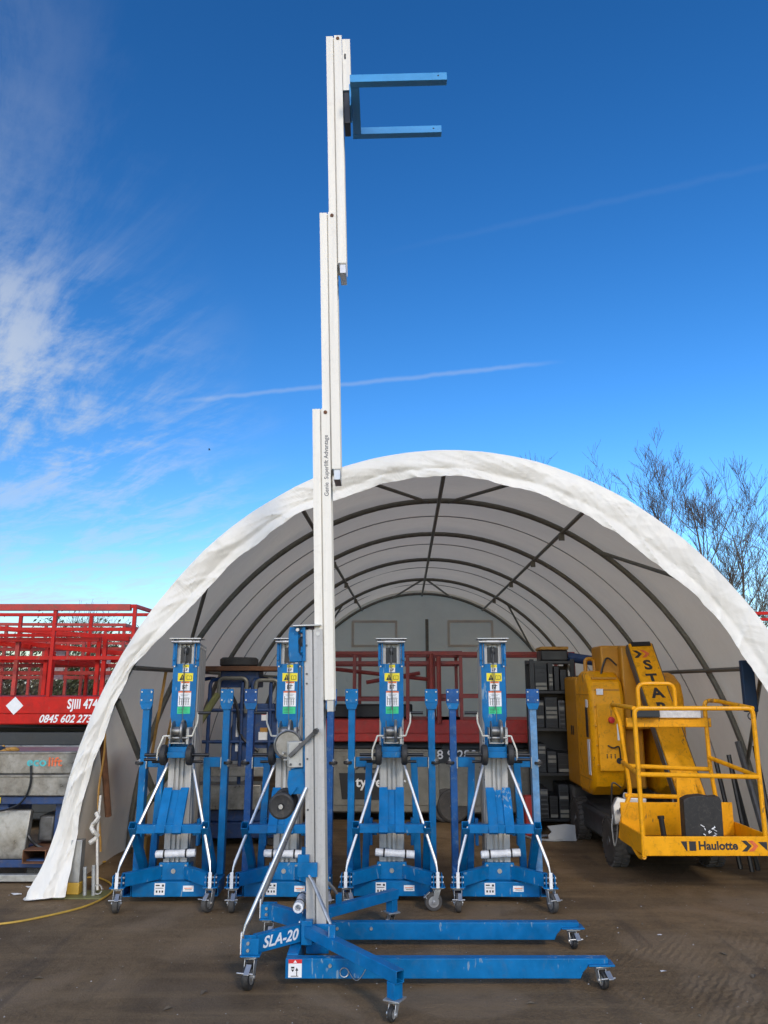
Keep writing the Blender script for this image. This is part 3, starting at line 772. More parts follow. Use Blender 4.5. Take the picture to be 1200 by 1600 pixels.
    # loading wheels on their bracket
    if raised:
        for s_ in (-.062,.062):
            bk = MB().prism([(-.060,.99),(-.165,.99),(-.175,1.06),(-.165,1.13),(-.060,1.15)], face_mat((s_,0,0),(0,1,0),(0,0,1)), -.004, .004)
            bk.bar((s_,-.115,1.03),(s_,-.205,.93),.008,.045,up=(1,0,0))
            bw_ = LB(bk, 'wheel_bracket', 'blue', bevel=0.002)
        wp = (-.205,.93)
    else:
        bk = MB()
        bk.bx(-.080,.080,-.175,-.073,1.125,1.165); bk.bx(-.080,-.066,-.16,-.073,1.165,1.21); bk.bx(.066,.080,-.16,-.073,1.165,1.21)
        bk.bx(-.074,.074,-.215,-.175,1.083,1.128)
        bw_ = bk.build('wheel_bracket','blue',T,bevel=0.003)
        wp = (-.195,1.105)
    for s_ in (-1, 1):
        m = MB(); rr = .080
        m.lathe([(.045,-.020),(.066,-.024),(.077,-.018),(rr,-.006),(rr,.006),(.077,.018),(.066,.024),(.045,.020)],(s_*.103,wp[0],wp[1]),(1,0,0),28,0)
        m.lathe([(.044,-.016),(.018,-.014),(.016,-.030),(.016,.030),(.018,.014),(.044,.016)],(s_*.103,wp[0],wp[1]),(1,0,0),20,1)
        wl = LB(m, 'loading_wheel', ['rubber','black'], bw_)
        if not raised:
            MB().tube((s_*.128,wp[0],wp[1]),(s_*.255,wp[0],wp[1]),.013,12).build('handle','black',wl)
            MB().tube((s_*.128,wp[0]+.03,wp[1]-.055),(s_*.20,wp[0]+.03,wp[1]-.055),.011,12).build('handle','black',wl)
        else:
            ax = MB().tube((s_*.12,wp[0],wp[1]),(s_*.15,wp[0],wp[1]),.014,12)
            LB(ax, 'axle_cap', 'zinc', wl)
    # base: cross member, foot bracket, rear arms
    c = MB().bx(-.30,.30,-.150,-.085,.050,.158)
    cm = c.build('cross_member','blue',T,bevel=0.005)
    if not raised:
        decal(cm,-.085,-.1505,.108,.080,.085,'plate'); decal(cm,.135,-.1505,.110,.082,.042,'strip')
    f = MB()
    f.bx(-.115,.115,-.098,-.061,.160,.285); f.bx(-.120,-.101,-.060,.075,.100,.26); f.bx(.101,.120,-.060,.075,.100,.26); f.bx(-.100,.100,.064,.074,.10,.24) if raised else f.bx(-.118,.118,-.08,.30,.085,.128)
    fb = f.build('foot_bracket','blue',T,bevel=0.004)
    bo = MB()
    for x in (-.095,.095):
        for z in (.19,.265): bo.tube((x,-.098,z),(x,-.106,z),.009,8)
    bo.tube((0,-.098,.225),(0,-.104,.225),.018,12)
    bo.build('bolt','zinc',fb)
    for s_ in (-1, 1):
        a = MB().sq((s_*.105,-.090,.216),(s_*.318,-.330,.216),.050,.092,up=(0,0,1))
        arm = a.build('rear_arm','blue',T,bevel=0.003)
        bo = MB()
        e = MB(); e.bx(s_*.345-.055,s_*.345+.055,-.40,-.29,.1685,.176)
        for dx in (-.032,.032): e.bx(s_*.345+dx-.004,s_*.345+dx+.004,-.395,-.30,.176,.258)
        e.build('caster_mount','blue',arm,bevel=0.002)
        MB().bx(s_*.345-.012,s_*.345+.012,-.408,-.401,.170,.282).build('rod_plate','print_white',arm,bevel=0.001)
        bo.tube((s_*.345-.045,-.36,.200),(s_*.345+.045,-.36,.200),.009,8).tube((s_*.345-.045,-.36,.236),(s_*.345+.045,-.36,.236),.009,8).build('bolt','zinc',arm)
        sw = R(random.choice((0,12,-14)))
        if raised: sw = R(78) if s_ == 1 else R(95)
        caster(arm,(s_*.345,-.345,0),sw,.066,.042,.1683,tyre='rubber' if raised else 'tyre_grey')
        top = (s_*.098,-.052,1.03)
        if raised: top = tuple(LM @ Vector(top))
        r_ = MB().path([(s_*.345,-.398,.262),(s_*.338,-.385,.315),(s_*.330,-.368,.350),top],[.006,.008,.0125,.0125],10)
        r_.build('support_rod','chrome',T)
    # document tube strapped across the mast
    dt = MB().lathe([(.022,-.155),(.029,-.150),(.030,-.05),(.027,.02),(.031,.08),(.030,.155),(.018,.156),(.017,.10)],(0.0,-.108,.355),(1,0,.03),18)
    dto = dt.build('document_tube','paper',T)
    for x in (-.085,.085):
        MB().lathe([(.031,-.006),(.034,-.006),(.034,.006),(.031,.006)],(x,-.108,.355+x*.03),(1,0,.03),18).build('strap','black',dto)
    # long legs
    for s_ in (-1, 1):
        x = s_*.335
        if raised:
            st = MB()
            P = face_mat((x,0,0),(0,1,0),(0,0,1))
            st.prism([(-.150,.050),(1.50,.050),(1.515,.082),(1.545,.112),(1.66,.126),(1.66,.153),(-.150,.153)],P,-.030,.030)
            lg = st.build('leg','blue',T,bevel=0.004)
            MB().bx(x-.05,x+.05,1.545,1.69,.116,.1255).build('caster_plate','blue',lg,bevel=0.002)
            caster(lg,(x,1.615,0),R(104 if s_ == 1 else 96),.047,.032,.115)
            for y in (.10,.32): MB().tube((x-.040,y,.118),(x+.040,y,.118),.010,8).build('bolt','zinc',lg)
            if s_ == 1:
                decal(lg,0,0,0,.075,.092,'tip',M=lambda a_,b_,c_: face_mat((.3653,-.095,.103),(0,1,0),(0,0,1)))
                k = MB(); k.path([(.372,.18+.024*math.cos(i*PI/6),.085+.024*math.sin(i*PI/6)) for i in range(12)],.003,5,closed=True)
                k.path([(.372,.20+.011*i,.10-.055*math.sin(i*PI/9)) for i in range(10)],.0022,5)
                k.build('pin_ring','zinc',lg)
        else:
            MB().sq((x,-.155,.104),(x,.14,.104),.062,.100,t=.005).build('leg_socket','blue',T,bevel=0.003)
            lg = MB().bx(x-.028,x+.028,.060,.150,.16,1.60).build('folded_leg','blue_worn' if worn else 'blue',T,bevel=0.004)
            MB().bx(x-.054,x+.054,.046,.0595,1.50,1.615).build('caster_plate','blue_worn' if worn else 'blue',lg,bevel=0.003)
            MB().prism([(-.054,1.50),(.054,1.50),(.036,1.45),(-.036,1.45)],face_mat((x,.06,0),(1,0,0),(0,0,1)),.0005,.0125).build('gusset','blue',lg)
            b = MB()
            for dx in (-.040,.040):
                for z in (1.525,1.592): b.tube((x+dx,.046,z),(x+dx,.040,z),.007,8)
            b.build('bolt','zinc',lg)
    # lateral stabilisers
    for s_ in (-1, 1):
        if raised:
            a, e = V(s_*.135,-.055,.235), V(s_*.80,.485,.205)
            st = MB().sq(a,e,.055,.062,t=.005)
            so = st.build('stabiliser','blue',T,bevel=0.003)
            d = (e-a).normalized(); q = e - d*.045
            dd = MB().sq((q.x,q.y,q.z-.032),(q.x,q.y,.098),.058,.058,t=.005,up=(d.x,d.y,0))
            dd.build('stabiliser_foot','blue',so,bevel=0.003)
            caster(so,(q.x,q.y,0),R(62*s_),.036,.024,.098,brake=False)
            MB().bx(s_*.150-.035 if s_ > 0 else s_*.150-.015,s_*.150+.015 if s_ > 0 else s_*.150+.035,-.085,-.02,.16,.29).build('hinge','blue',so,bevel=0.003)
            j = a + (e-a)*.30
            MB().bx(j.x-.018,j.x+.018,j.y-.02,j.y+.02,j.z+.028,j.z+.095).build('rod_clevis','blue',so,bevel=0.002)
            MB().path([(s_*.118,-.050,.53),(s_*.14,-.02,.49),(j.x-s_*.03,j.y-.03,j.z+.125),(j.x,j.y,j.z+.075)],[.008,.011,.011,.006],8).build('stay_rod','zinc',so)
            kb = MB(); kb.bx(s_*.112-.012,s_*.112+.012,-.12,.0,.52,.60); kb.bx(s_*.112-.012,s_*.112+.012,-.12,-.05,.60,.645)
            kb.build('stay_bracket','blue',so,bevel=0.002)
        else:
            m = MB().bar((s_*.215,.10,.17),(s_*.185,.10,1.06),.052,.055,up=(1,0,0))
            so = m.build('folded_stabiliser','blue',T,bevel=0.003)
            MB().bx(min(s_*.212,s_*.30),max(s_*.212,s_*.30),.072,.128,.985,1.062).build('stabiliser_foot','blue',so,bevel=0.003)
            caster(so,(s_*.302,.10,1.020),R(0),.036,.024,.098,brake=False,tilt=Matrix.Rotation(-s_*PI/2,4,'Y') @ Matrix.Translation((0,0,-.098)))
            b = MB().bx(s_*.150-.03,s_*.150+.03,-.02,.06,.47,.56); b.bx(s_*.165-.012,s_*.165+.012,-.05,.02,.40,.60)
            b.build('latch','blue',so,bevel=0.003)
            MB().tube((s_*.13,-.05,.52),(s_*.20,-.05,.52),.012,8).build('pin','zinc',so)
    # forks
    if raised:
        yc = SEC*3+.062
        ca = MB(); ca.bx(-.088,.088,yc,yc+.062,6.08,6.545); ca.bx(.088,.0895,yc+.015,yc+.028,6.36,6.41,1)
        LB(ca,'carriage',['mast_white','print_black'],bevel=0.003)
        cb = MB(); cb.bx(-.075,.075,yc+.004,yc+.050,5.80,6.08)
        LB(cb,'carriage_block','black',bevel=0.003)
        FZ = 5.99; y0 = yc+.095
        cr = MB().sq((-.245,y0,FZ),(.245,y0,FZ),.064,.064,t=.005); cr.bx(-.095,.095,y0-.046,y0-.033,FZ-.05,FZ+.14)
        fo = LB(cr,'fork_frame','fork_blue_sunlit',bevel=0.003)
        for s_ in (-1,1):
            fk = MB().sq((s_*.275,y0-.035,FZ),(s_*.275,y0+.68,FZ),.058,.064,t=.005)
            fk.tube((s_*.275-.031,y0+.615,FZ+.005),(s_*.275+.031,y0+.615,FZ+.005),.007,8,1)
            LB(fk,'fork',['fork_blue_sunlit','black'],fo,bevel=0.003)
    else:
        y0, z0 = -.300, .572
        cr = MB().sq((-.247,y0,z0),(.247,y0,z0),.058,.062,t=.005)
        fo = cr.build('fork_frame','blue',T,bevel=0.003)
        for s_ in (-1,1):
            d = V(0,.48,-.46).normalized()
            a = V(s_*.276,y0,z0)-d*.045
            MB().sq(a,a+d*.62,.054,.062,t=.005,up=(0,.7,.7)).build('fork','blue',fo,bevel=0.003)
        # slotted carriage plate leaning from the mast onto the fork frame
        P = Matrix.Translation((0,-.335,.535)) @ face_mat((0,0,0),(1,0,0),(0,.205,.31))
        hgt = .372
        poly = [(-.098,0),(-.03,0),(-.03,.045),(.03,.045),(.03,0),(.098,0),(.098,hgt),(.033,hgt),(.033,hgt-.02),(-.033,hgt-.02),(-.033,hgt),(-.098,hgt)]
        pm = MB().prism(poly,P,0,.014)
        for x0,x1 in ((-.098,-.028),(.028,.098)): pm.prism([(x0,.05 if False else .0),(x1,.0),(x1,hgt-.03),(x0,hgt-.03)],P,.0145,.030)
        pm.build('carriage_plate','blue',fo,bevel=0.002)
    if raised:
        M = face_mat((.105+.213*.52,-.090-.24*.52,.206),(-(.105-.318),-.240,0) if False else (-.213,.240,0),(0,0,1))
        nrm = V(.240,.213,0).normalized()*-1
        # lettering on the outer face of the near rear arm
        nside = V(.240,.213,0).normalized()
        o0 = V(.105+.213*.52,-.090-.24*.52,.216) - V(0,0,0)
        # outward side is the one towards +x, -y... choose by distance from the mast
        side = V(.748,.664,0)
        M = face_mat(o0 + side*.0265,(-.213,.240,0),(0,0,1))
        t = text('lettering','SLA-20',.082,'print_white',T,M,shear=.25,bold=.0022)
        Mt = LM @ face_mat((.1006,SEC+.032,3.10),(0,0,1),(0,-1,0))
        text('lettering','Genie  Superlift Advantage',.040,'steel_dark',T,Mt,bold=.0006)
    return T
MX, MY = -.402, 5.12
random.seed(4)
main = make_lift((MX, MY, 0), -PI/2, 'blue and white material lift in front, mast fully raised with forks high in the sky', True, lean=-0.030)
l1 = make_lift((-1.655, 6.60, 0), 0, 'leftmost of the four folded blue material lifts, beside the tent flap', False, crank=1)
l2 = make_lift((-.785, 6.60, 0), 0, 'folded blue material lift standing directly behind the raised mast', False, crank=-1, worn=True)
l3 = copy_tree(l1); l3.location = (.062, 6.62, 0); l3['label'] = 'folded blue material lift right of the raised mast, third in the row of four'
l4 = copy_tree(l2); l4.location = (.91, 6.60, 0); l4['label'] = 'rightmost folded blue material lift, nearest the yellow machine'
legs4 = [o for o in l4.children if o.name.startswith('folded_leg')]
me = legs4[1].data.copy(); me.materials[0] = MATS['blue_sky_sheen']; legs4[1].data = me
l1.rotation_euler.z = R(1.5); l2.rotation_euler.z = R(-1.0); l3.rotation_euler.z = R(-.6); l4.rotation_euler.z = R(-1.8)
for L_, dx_, tl_ in ((l1,.012,.0),(l2,-.02,.05),(l3,-.008,.09),(l4,.02,-.03)):
    for o in L_.children:
        if o.name.startswith('document_tube'): o.location.x = dx_; o.rotation_euler.y = tl_; o.location.z = .0 - (-.0)*tl_
for L_, ang in ((l1,(4,-9)),(l2,(-6,10)),(l3,(22,-70)),(l4,(-12,6))):
    for arm, a_ in zip([o for o in L_.children if o.name.startswith('rear_arm')], ang):
        for c_ in arm.children:
            if c_.name.startswith('caster') and not c_.name.startswith('caster_mount'):
                cx_ = -.345 if sum(v.co.x for v in c_.data.vertices) < 0 else .345
                M_ = Matrix.Translation((cx_,-.345,0)) @ Matrix.Rotation(R(a_),4,'Z') @ Matrix.Translation((-cx_,.345,0))
                c_.matrix_local = M_

# ------------------------------------------------------------------ scissor lifts
def wheel(parent, c, r, w, rim='cream', ax=(0,1,0), name='wheel', tyre='rubber', tread=False):
    m = MB(); k = w/2
    m.lathe([(r*.62,-k*.9),(r*.85,-k),(r*.97,-k*.8),(r,-k*.4),(r,k*.4),(r*.97,k*.8),(r*.85,k),(r*.62,k*.9)],c,ax,32,0)
    m.lathe([(r*.62,-k*.88),(r*.56,-k*.6),(r*.25,-k*.55),(r*.2,-k*1.0),(r*.2,k*1.0),(r*.25,k*.55),(r*.56,k*.6),(r*.62,k*.88)],c,ax,24,1)
    o = m.build(name,[tyre,rim],parent)
    a = Vector(ax).normalized(); u = V(0,0,1); s_ = a.cross(u)
    b = MB()
    for i in range(5):
        t = 2*PI*i/5; p = Vector(c)+(u*math.cos(t)+s_*math.sin(t))*r*.40
        b.tube(p-a*k*.62,p+a*k*.62,r*.055,6)
    b.build('wheel_nut','steel_dark',o)
    if tread:
        tb = MB()
        for i in range(26):
            for sd_ in (-1,1):
                t = 2*PI*(i+.25*sd_)/26; p = Vector(c)+(u*math.cos(t)+s_*math.sin(t))*r*1.0
                tang = (s_*math.cos(t)-u*math.sin(t))
                tb.bar(p+a*sd_*k*.06,p+a*sd_*k*.98+tang*r*.05,r*.13,r*.09,up=(u*math.cos(t)+s_*math.sin(t)))
        tb.build('tread',tyre,o)
    return o
def rails(parent, x0, x1, y0, y1, z0, z1, mat, r=.022, posts=4, mids=(.5,), sq=True, toe=None, gaps=()):
    """guard rail round a platform: each post and each rail a part"""
    def bar(name, a, b, m=mat):
        k = MB()
        if sq: k.bar(a, b, r*2, r*2)
        else: k.tube(a, b, r, 8)
        return k.build(name, m, parent, bevel=0.003 if sq else 0)
    for y in (y0, y1):
        for i in range(posts):
            x = x0+(x1-x0)*i/(posts-1)
            bar('post',(x,y,z0),(x,y,z1-r))
        bar('top_rail',(x0-r,y,z1),(x1+r,y,z1))
        for q in mids:
            zz = z0+(z1-z0)*q
            for i in range(posts-1):
                xa = x0+(x1-x0)*i/(posts-1)+r; xb = x0+(x1-x0)*(i+1)/(posts-1)-r
                bar('mid_rail',(xa,y,zz),(xb,y,zz))
    for x in (x0, x1):
        bar('end_rail',(x,y0+r,z1),(x,y1-r,z1))
        for q in mids: bar('end_rail',(x,y0+r,z0+(z1-z0)*q),(x,y1-r,z0+(z1-z0)*q))
def scissor(loc, rz, label, L, W, wr, zc, zs, zd0, zd1, zr, mats, group, mids=(.35,.68), wheels=True, posts=4):
    """L x W; chassis to zc, folded scissors to zs, deck zd0..zd1, rail top zr"""
    red, chs, rail = mats
    T = thing('scissor_lift', loc, rz, label, 'scissor lift', group)
    c = MB(); c.bx(-L/2,L/2,-W/2+.06,W/2-.06,.10,zc); c.bx(-L/2+.42,L/2-.42,-W/2,W/2,.12,zc-.02)
    ch = c.build('chassis',chs,T,bevel=0.012)
    for x in (-L*.2, L*.2):
        MB().bx(x-.30,x+.30,-W/2-.012,-W/2-.002,.20,zc-.08).build('tray_door',chs,ch,bevel=0.006)
    if wheels:
        for x in (-L/2+.25,L/2-.25):
            for y in (-W/2+.055,W/2-.055): wheel(T,(x,y-.0,wr),wr,.12,tyre='tyre_grey')
    n = max(2,int((zs-zc)/.11))
    for i in range(n):
        z = zc+.05+(zs-zc-.05)*i/n
        for y in (-W/2+.12,W/2-.12):
            m = MB().bar((-L/2+.12,y,z+(.02 if i%2 else -.01)),(L/2-.12,y,z+(-.01 if i%2 else .02)),.05,.085)
            m.build('scissor_arm','grey_panel',T,bevel=0.004)
    p = MB().bx(-L/2,L/2,-W/2,W/2,zd0,zd1).build('platform',red,T,bevel=0.008)
    zz = zd0+(zd1-zd0)*.42
    MB().bx(-L/2-.01,L/2+.01,-W/2-.014,-W/2-.002,zz-.006,zd1-.01).build('deck_panel',red,p,bevel=0.004)
    MB().bx(-L/2+.02,L/2-.02,-W/2-.012,-W/2-.002,zd0+.01,zz-.016).build('extension_panel',red,p,bevel=0.004)
    rails(T,-L/2+.03,L/2-.03,-W/2+.03,W/2-.03,zd1,zr,rail,mids=mids,posts=posts)
    return T, p, ch
GL = 'red scissor lifts parked beside the tent'
# big one outside on the left, lettered along its deck
T,p,ch = scissor((-4.55, 10.15, 0), 0, 'large red scissor lift with white telephone number along its deck, left of tent', 3.0, 1.25, .28, .62, 1.17, 1.185, 1.51, 2.60, ('red','grey_panel','red'), GL, mids=(.42,.74), posts=4)
text('lettering','SJIII 474',.155,'print_white',p,face_mat((.93,-.6415,1.42),(1,0,0),(0,0,1)),bold=.004,sx=.72,shear=.05)
text('lettering','0845 602 273',.125,'print_white',p,face_mat((.735,-.6405,1.25),(1,0,0),(0,0,1)),bold=.003,shear=.3,sx=.90)
MB().prism([(-.105,0),(0,-.105),(.105,0),(0,.105)],face_mat((.12,-.64,1.405),(1,0,0),(0,0,1)),.0,.003).build('hazard_diamond','print_white',p)
for i,x in enumerate((.12,.75,1.25)):
    MB().bx(x-.08,x+.08,.50,.515,1.72,2.12).build('document_board','rag',T)
for i, z in enumerate((1.02,.86,.70)):
    MB().bx(-1.45,1.47,-.60,-.575,z-.07,z+.075).build('side_panel','grey_panel',ch,bevel=0.006)
MB().tube((-.32,-.60,.93),(-.32,-.66,.93),.045,14).build('pivot_pin','zinc',ch)
for x0,x1,z,y in ((-1.4,.05,2.28,-.2),(-.8,1.2,2.40,.1),(-1.2,.9,2.05,.2),(-.2,1.4,2.18,-.1)):
    MB().bar((x0,y,z),(x1,y,z-.16),.05,.06).build('folded_rail','red',T,bevel=0.003)
for x0,x1,z,y in ((-1.45,1.4,1.98,-.30),(-1.45,1.4,1.90,.30),(-1.45,1.4,2.12,.42),(-1.45,1.0,2.20,-.42),(-1.45,1.4,1.80,.1)):
    MB().bar((x0,y,z),(x1,y,z),.04,.05).build('folded_rail','red' if y < 0 else 'red_rust',T,bevel=0.003)
for x in (-1.1,-.62,-.5,-.05,.28,.40,.92,1.02,1.33):
    MB().bar((x,-.3+.1*math.sin(x*9),1.52),(x,-.3+.1*math.sin(x*9),2.15+.1*math.cos(x*7)),.05,.05,up=(1,0,0)).build('folded_post','red' if x > 0 else 'red_rust',T,bevel=0.003)
MB().bx(-.78,1.42,-.63,-.56,2.545,2.625).build('worn_top_rail','red_rust',T,bevel=0.004)
# second and third machine behind it
scissor((-5.2, 12.4, 0), R(4), 'red scissor lift half hidden behind the lettered one, its rails showing through', 2.4, 1.15, .25, .6, 1.1, 1.15, 1.42, 2.55, ('red','grey_panel','red_rust'), GL, mids=(.3,.55,.8), posts=5)
scissor((5.9, 11.2, 0), R(-8), 'red scissor lift outside right of tent, only its rail tips visible', 2.4, 1.15, .25, .6, 1.2, 1.25, 1.52, 2.62, ('red','grey_panel','red'), GL, mids=(.4,.75), posts=4)
GT = 'red scissor lifts stored inside the tent'
T,p,ch = scissor((-.02, 10.6, 0), R(-2), 'red and grey scissor lift in tent behind the raised mast, black sticker on its side', 2.1, 1.1, .20, .86, .93, .95, 1.22, 2.05, ('red_panel','silver_panel','red_shaded'), GT, mids=(.3,.85), posts=4)
MB().prism([(-.30,-.15),(.36,-.15),(.40,-.02),(.26,.16),(-.34,.16)],face_mat((-.18,-.564,.42),(1,0,0),(0,0,1)),0,.003).build('sticker','print_black',ch)
text('lettering','ty re    ir',.17,'print_white',ch,face_mat((.0,-.5685,.47),(1,0,0),(0,0,1)),bold=.004)
text('lettering','ACK',.12,'grey_panel',ch,face_mat((-.12,-.5665,.66),(1,0,0),(0,0,1)),sx=1.6,shear=.4,bold=.003)
MB().bx(-.9,.4,-.2,.1,1.225,1.40).build('toolbox','black',T,bevel=0.02)
for x0,z0,x1,z1 in ((-.7,1.86,.6,1.72),(-.2,1.68,.5,1.80)):
    MB().tube((x0,-.35,z0),(x1,-.3,z1),.025,8).build('folded_rail','red_shaded',T)
T,p,ch = scissor((1.52, 10.5, 0), R(1), 'red scissor lift in tent with white numbers on its grey chassis', 1.85, 1.0, .20, .86, .93, .94, 1.22, 2.04, ('red_panel','silver_panel','red_shaded'), GT, mids=(.35,), posts=3)
text('lettering','8 9·280',.15,'print_white',ch,face_mat((-.62,-.468,.795),(1,0,0),(0,0,1)),bold=.002,sx=1.1)
MB().bx(-.86,.86,-.466,-.442,.70,.856).build('number_panel','grey_panel',ch,bevel=0.004)
MB().bx(.92,1.06,-.48,-.30,.45,.95).build('control_box','red_panel',T,bevel=0.01)
MB().tube((-.93,-.56,1.18),(-.93,-.56,2.03),.030,8).tube((-.84,-.56,1.18),(-.84,-.56,2.0),.030,8).build('gate','red_shaded',T)
MB().path(fillet([(-.5,-.45,.62),(-.3,-.52,.67),(-.1,-.54,.60),(.05,-.52,.66)],.1),.012,6).build('hose','black',T)

# ------------------------------------------------------------------ blue tower lift inside on the left
T = thing('tower_lift', (-1.62, 9.0, 0), R(3), 'old dark blue access platform with spare wheel on top, inside tent at left', 'access platform')
b = MB(); b.bx(-.55,.55,-.40,.40,.08,.24); b.bx(-.50,.50,-.36,.36,.24,.36); bs = b.build('base','blue_dark',T,bevel=0.01)
for x in (-.42,.42):
    for y in (-.36,.36): wheel(T,(x,y,.075),.075,.05,rim='zinc',ax=(0,1,0))
MB().bx(-.52,.30,-.46,-.14,.37,.62).build('step_box','galv_worn',T,bevel=0.01)
MB().bx(-.52,.34,-.44,-.10,.70,.80).build('step','galv_worn',T,bevel=0.006)
for x in (-.44,-.30,.05,.16,.36,.50):
    MB().path(fillet([(x,-.36,.36),(x,-.36,1.70+.02*x),(x+.10,-.20,1.72),(x+.10,.2,1.72)],.07),.020,8).build('post','blue_dark',T)
for z in (1.05,1.38):
    MB().tube((-.46,-.36,z),(.52,-.36,z),.018,8).build('rail','blue_dark',T)
MB().bx(-.50,.46,-.40,.30,1.80,1.85).build('platform','rust',T,bevel=0.006)
MB().bx(-.20,.22,-.30,.2,1.62,1.80).build('head_box','blue_dark',T,bevel=0.01)
MB().path(fillet([(-.20,-.39,1.52),(-.20,-.39,1.72),(.10,-.39,1.72),(.10,-.39,1.35)],.06),.022,8).build('bent_rail','frame_grey',T)
MB().path(fillet([(.20,-.39,1.35),(.20,-.39,1.70),(.44,-.39,1.70),(.44,-.39,1.30)],.06),.022,8).build('bent_rail','frame_grey',T)
MB().bx(-.05,.44,-.33,-.28,.85,1.45).build('control_panel','blue_dark',T,bevel=0.01)
for x,z,w,h,mt in ((.30,1.36,.07,.06,'print_red'),(.30,1.30,.07,.06,'print_white'),(.29,1.10,.10,.10,'print_white'),(.02,1.2,.05,.2,'print_white'),(.02,1.0,.05,.1,'print_white'),(.28,.93,.16,.10,'galv_worn'),(.30,1.17,.09,.05,'strap_orange')):
    MB().bx(x-w/2,x+w/2,-.334,-.3305,z-h/2,z+h/2).build('label_plate',mt,T)
MB().path(fillet([(-.1,-.30,1.60),(.02,-.38,1.40),(.03,-.36,1.10),(.25,-.37,.95)],.15),.018,7).build('hose','black',T)
MB().bx(-.50,-.42,-.395,-.385,.90,1.35).build('sign_strip','print_white',T)
for k in range(9): MB().bx(-.478,-.446,-.3985,-.3955,.93+k*.045,.955+k*.045).build('lettering','print_black',T)
sp = MB(); sp.lathe([(.10,-.04),(.19,-.05),(.215,-.03),(.215,.03),(.19,.05),(.10,.04)],(-.02,-.12,1.90),(0,0,1),28,0); sp.lathe([(.10,-.03),(.03,-.02),(.03,.02),(.10,.03)],(-.02,-.12,1.90),(0,0,1),20,1)
tag(sp.build('spare_wheel',['tyre_grey','frame_grey']),'dark spare wheel lying flat on top of the old blue access platform','wheel')
swo = bpy.data.objects['spare_wheel']; swo.location = (-1.62,9.0,.0)

# ------------------------------------------------------------------ low silver platform lift outside left
T = thing('platform_lift', (-3.50, 7.45, 0), 0, 'small silver and blue push-around lift in front of the lettered red scissor lift', 'platform lift')
for z0,z1,k in ((.885,1.065,0),(.70,.870,-.02)):
    m = MB(); x0,x1,y0,y1 = -.9,.82+k,-.36,.36; rr = .16
    pts = [(x0,y0),(x1-rr,y0)]+[(x1-rr+rr*math.sin(a*PI/12),y0+rr-rr*math.cos(a*PI/12)) for a in range(1,7)]+[(x1-rr+rr*math.cos(a*PI/12),y1-rr+rr*math.sin(a*PI/12)) for a in range(0,7)]+[(x0,y1)]
    m.prism(pts,Matrix.Identity(4),z0,z1)
    bk = m.build('basket_panel','galv_worn',T,bevel=0.012)
    rim = [V(x,y,z1) for x,y in pts]
    MB().path(rim,.012,6).build('rim','galv_worn',bk)
text('lettering','eco',.105,'print_teal',T,face_mat((.445,-.3645,.985),(1,0,0),(0,0,1)),bold=.002,sx=1.15)
text('lettering','lift',.105,'print_rust',T,face_mat((.605,-.3645,.985),(1,0,0),(0,0,1)),bold=.002,sx=1.15)
MB().bx(-.85,.72,-.33,.33,.63,.695).build('deck_frame','blue_dark',T,bevel=0.006)
MB().bar((.05,-.30,.64),(.05,-.18,.20),.05,.30,up=(0,1,0)).build('arm','blue_dark',T,bevel=0.01) if False else MB().bx(-.02,.20,-.28,.2,.18,.63).build('mast_box','blue_dark',T,bevel=0.01)
cv = MB().prism([(-.30,.58),(-.37,.24),(-.36,.19),(-.29,.19),(-.24,.58)],face_mat((.27,0,0),(0,1,0),(0,0,1)),-.16,.14)
cvo = cv.build('battery_cover','galv_worn',T,bevel=0.008)
MB().bx(-.14,.10,-.367,-.31,.44,.57).build('cover_label','print_white',cvo) if False else None
MB().bx(.60,.70,-.25,-.15,.20,.63).build('post','blue_dark',T,bevel=0.006)
MB().bx(.44,.58,-.20,.1,.30,.52).build('motor','steel_dark',T,bevel=0.02)
MB().sq((.52,-.42,.22),(.52,.30,.22),.20,.11,t=.008).build('fork_pocket','rust',T,bevel=0.003)
MB().bx(-.95,.70,-.35,-.27,.12,.185).build('chassis_rail','blue_dark',T,bevel=0.006)
MB().bx(-.95,.66,-.40,-.34,.02,.075).build('bumper','winch_grey',T,bevel=0.004)
MB().bx(-.95,.70,.27,.35,.12,.185).build('chassis_rail','blue_dark',T,bevel=0.006)
for x in (-.7,.5):
    for y in (-.28,.30): wheel(T,(x,y,.085),.085,.05,rim='zinc')
MB().path(fillet([(.40,-.372,.96),(.42,-.375,.80),(.36,-.38,.64),(.15,-.37,.57),(-.05,-.36,.60)],.1),.009,6).build('cable','black',T)
MB().path(fillet([(.35,-.26,.45),(.42,-.33,.36),(.48,-.28,.28),(.60,-.30,.25)],.06),.012,6).build('hose','black',T)
MB().bx(.10,.15,-.343,-.337,.64,.69).build('sticker','print_yellow',T)
# tools lying in the basket
for nm,x,z,mt,lab in (('work_glove',-.02,1.075,'strap_blue','dark blue glove lying on the silver lift basket'),('cloth',.10,1.070,'strap_orange','orange-brown cloth lying on the silver lift basket')):
    m = MB(); rr_ = random.Random(7)
    for i in range(7):
        p = V(x+rr_.uniform(-.10,.10),-.2+rr_.uniform(-.08,.08),z+rr_.uniform(-.005,.02)); m.lathe([(.006,-.05),(.018,-.03),(.024,.0),(.016,.035),(.005,.05)],p,(rr_.uniform(-1,1),rr_.uniform(-1,1),.15),8)
    o = m.build(nm,mt); o.location = (-3.50,7.45,0); tag(o,lab,nm.split('_')[-1])

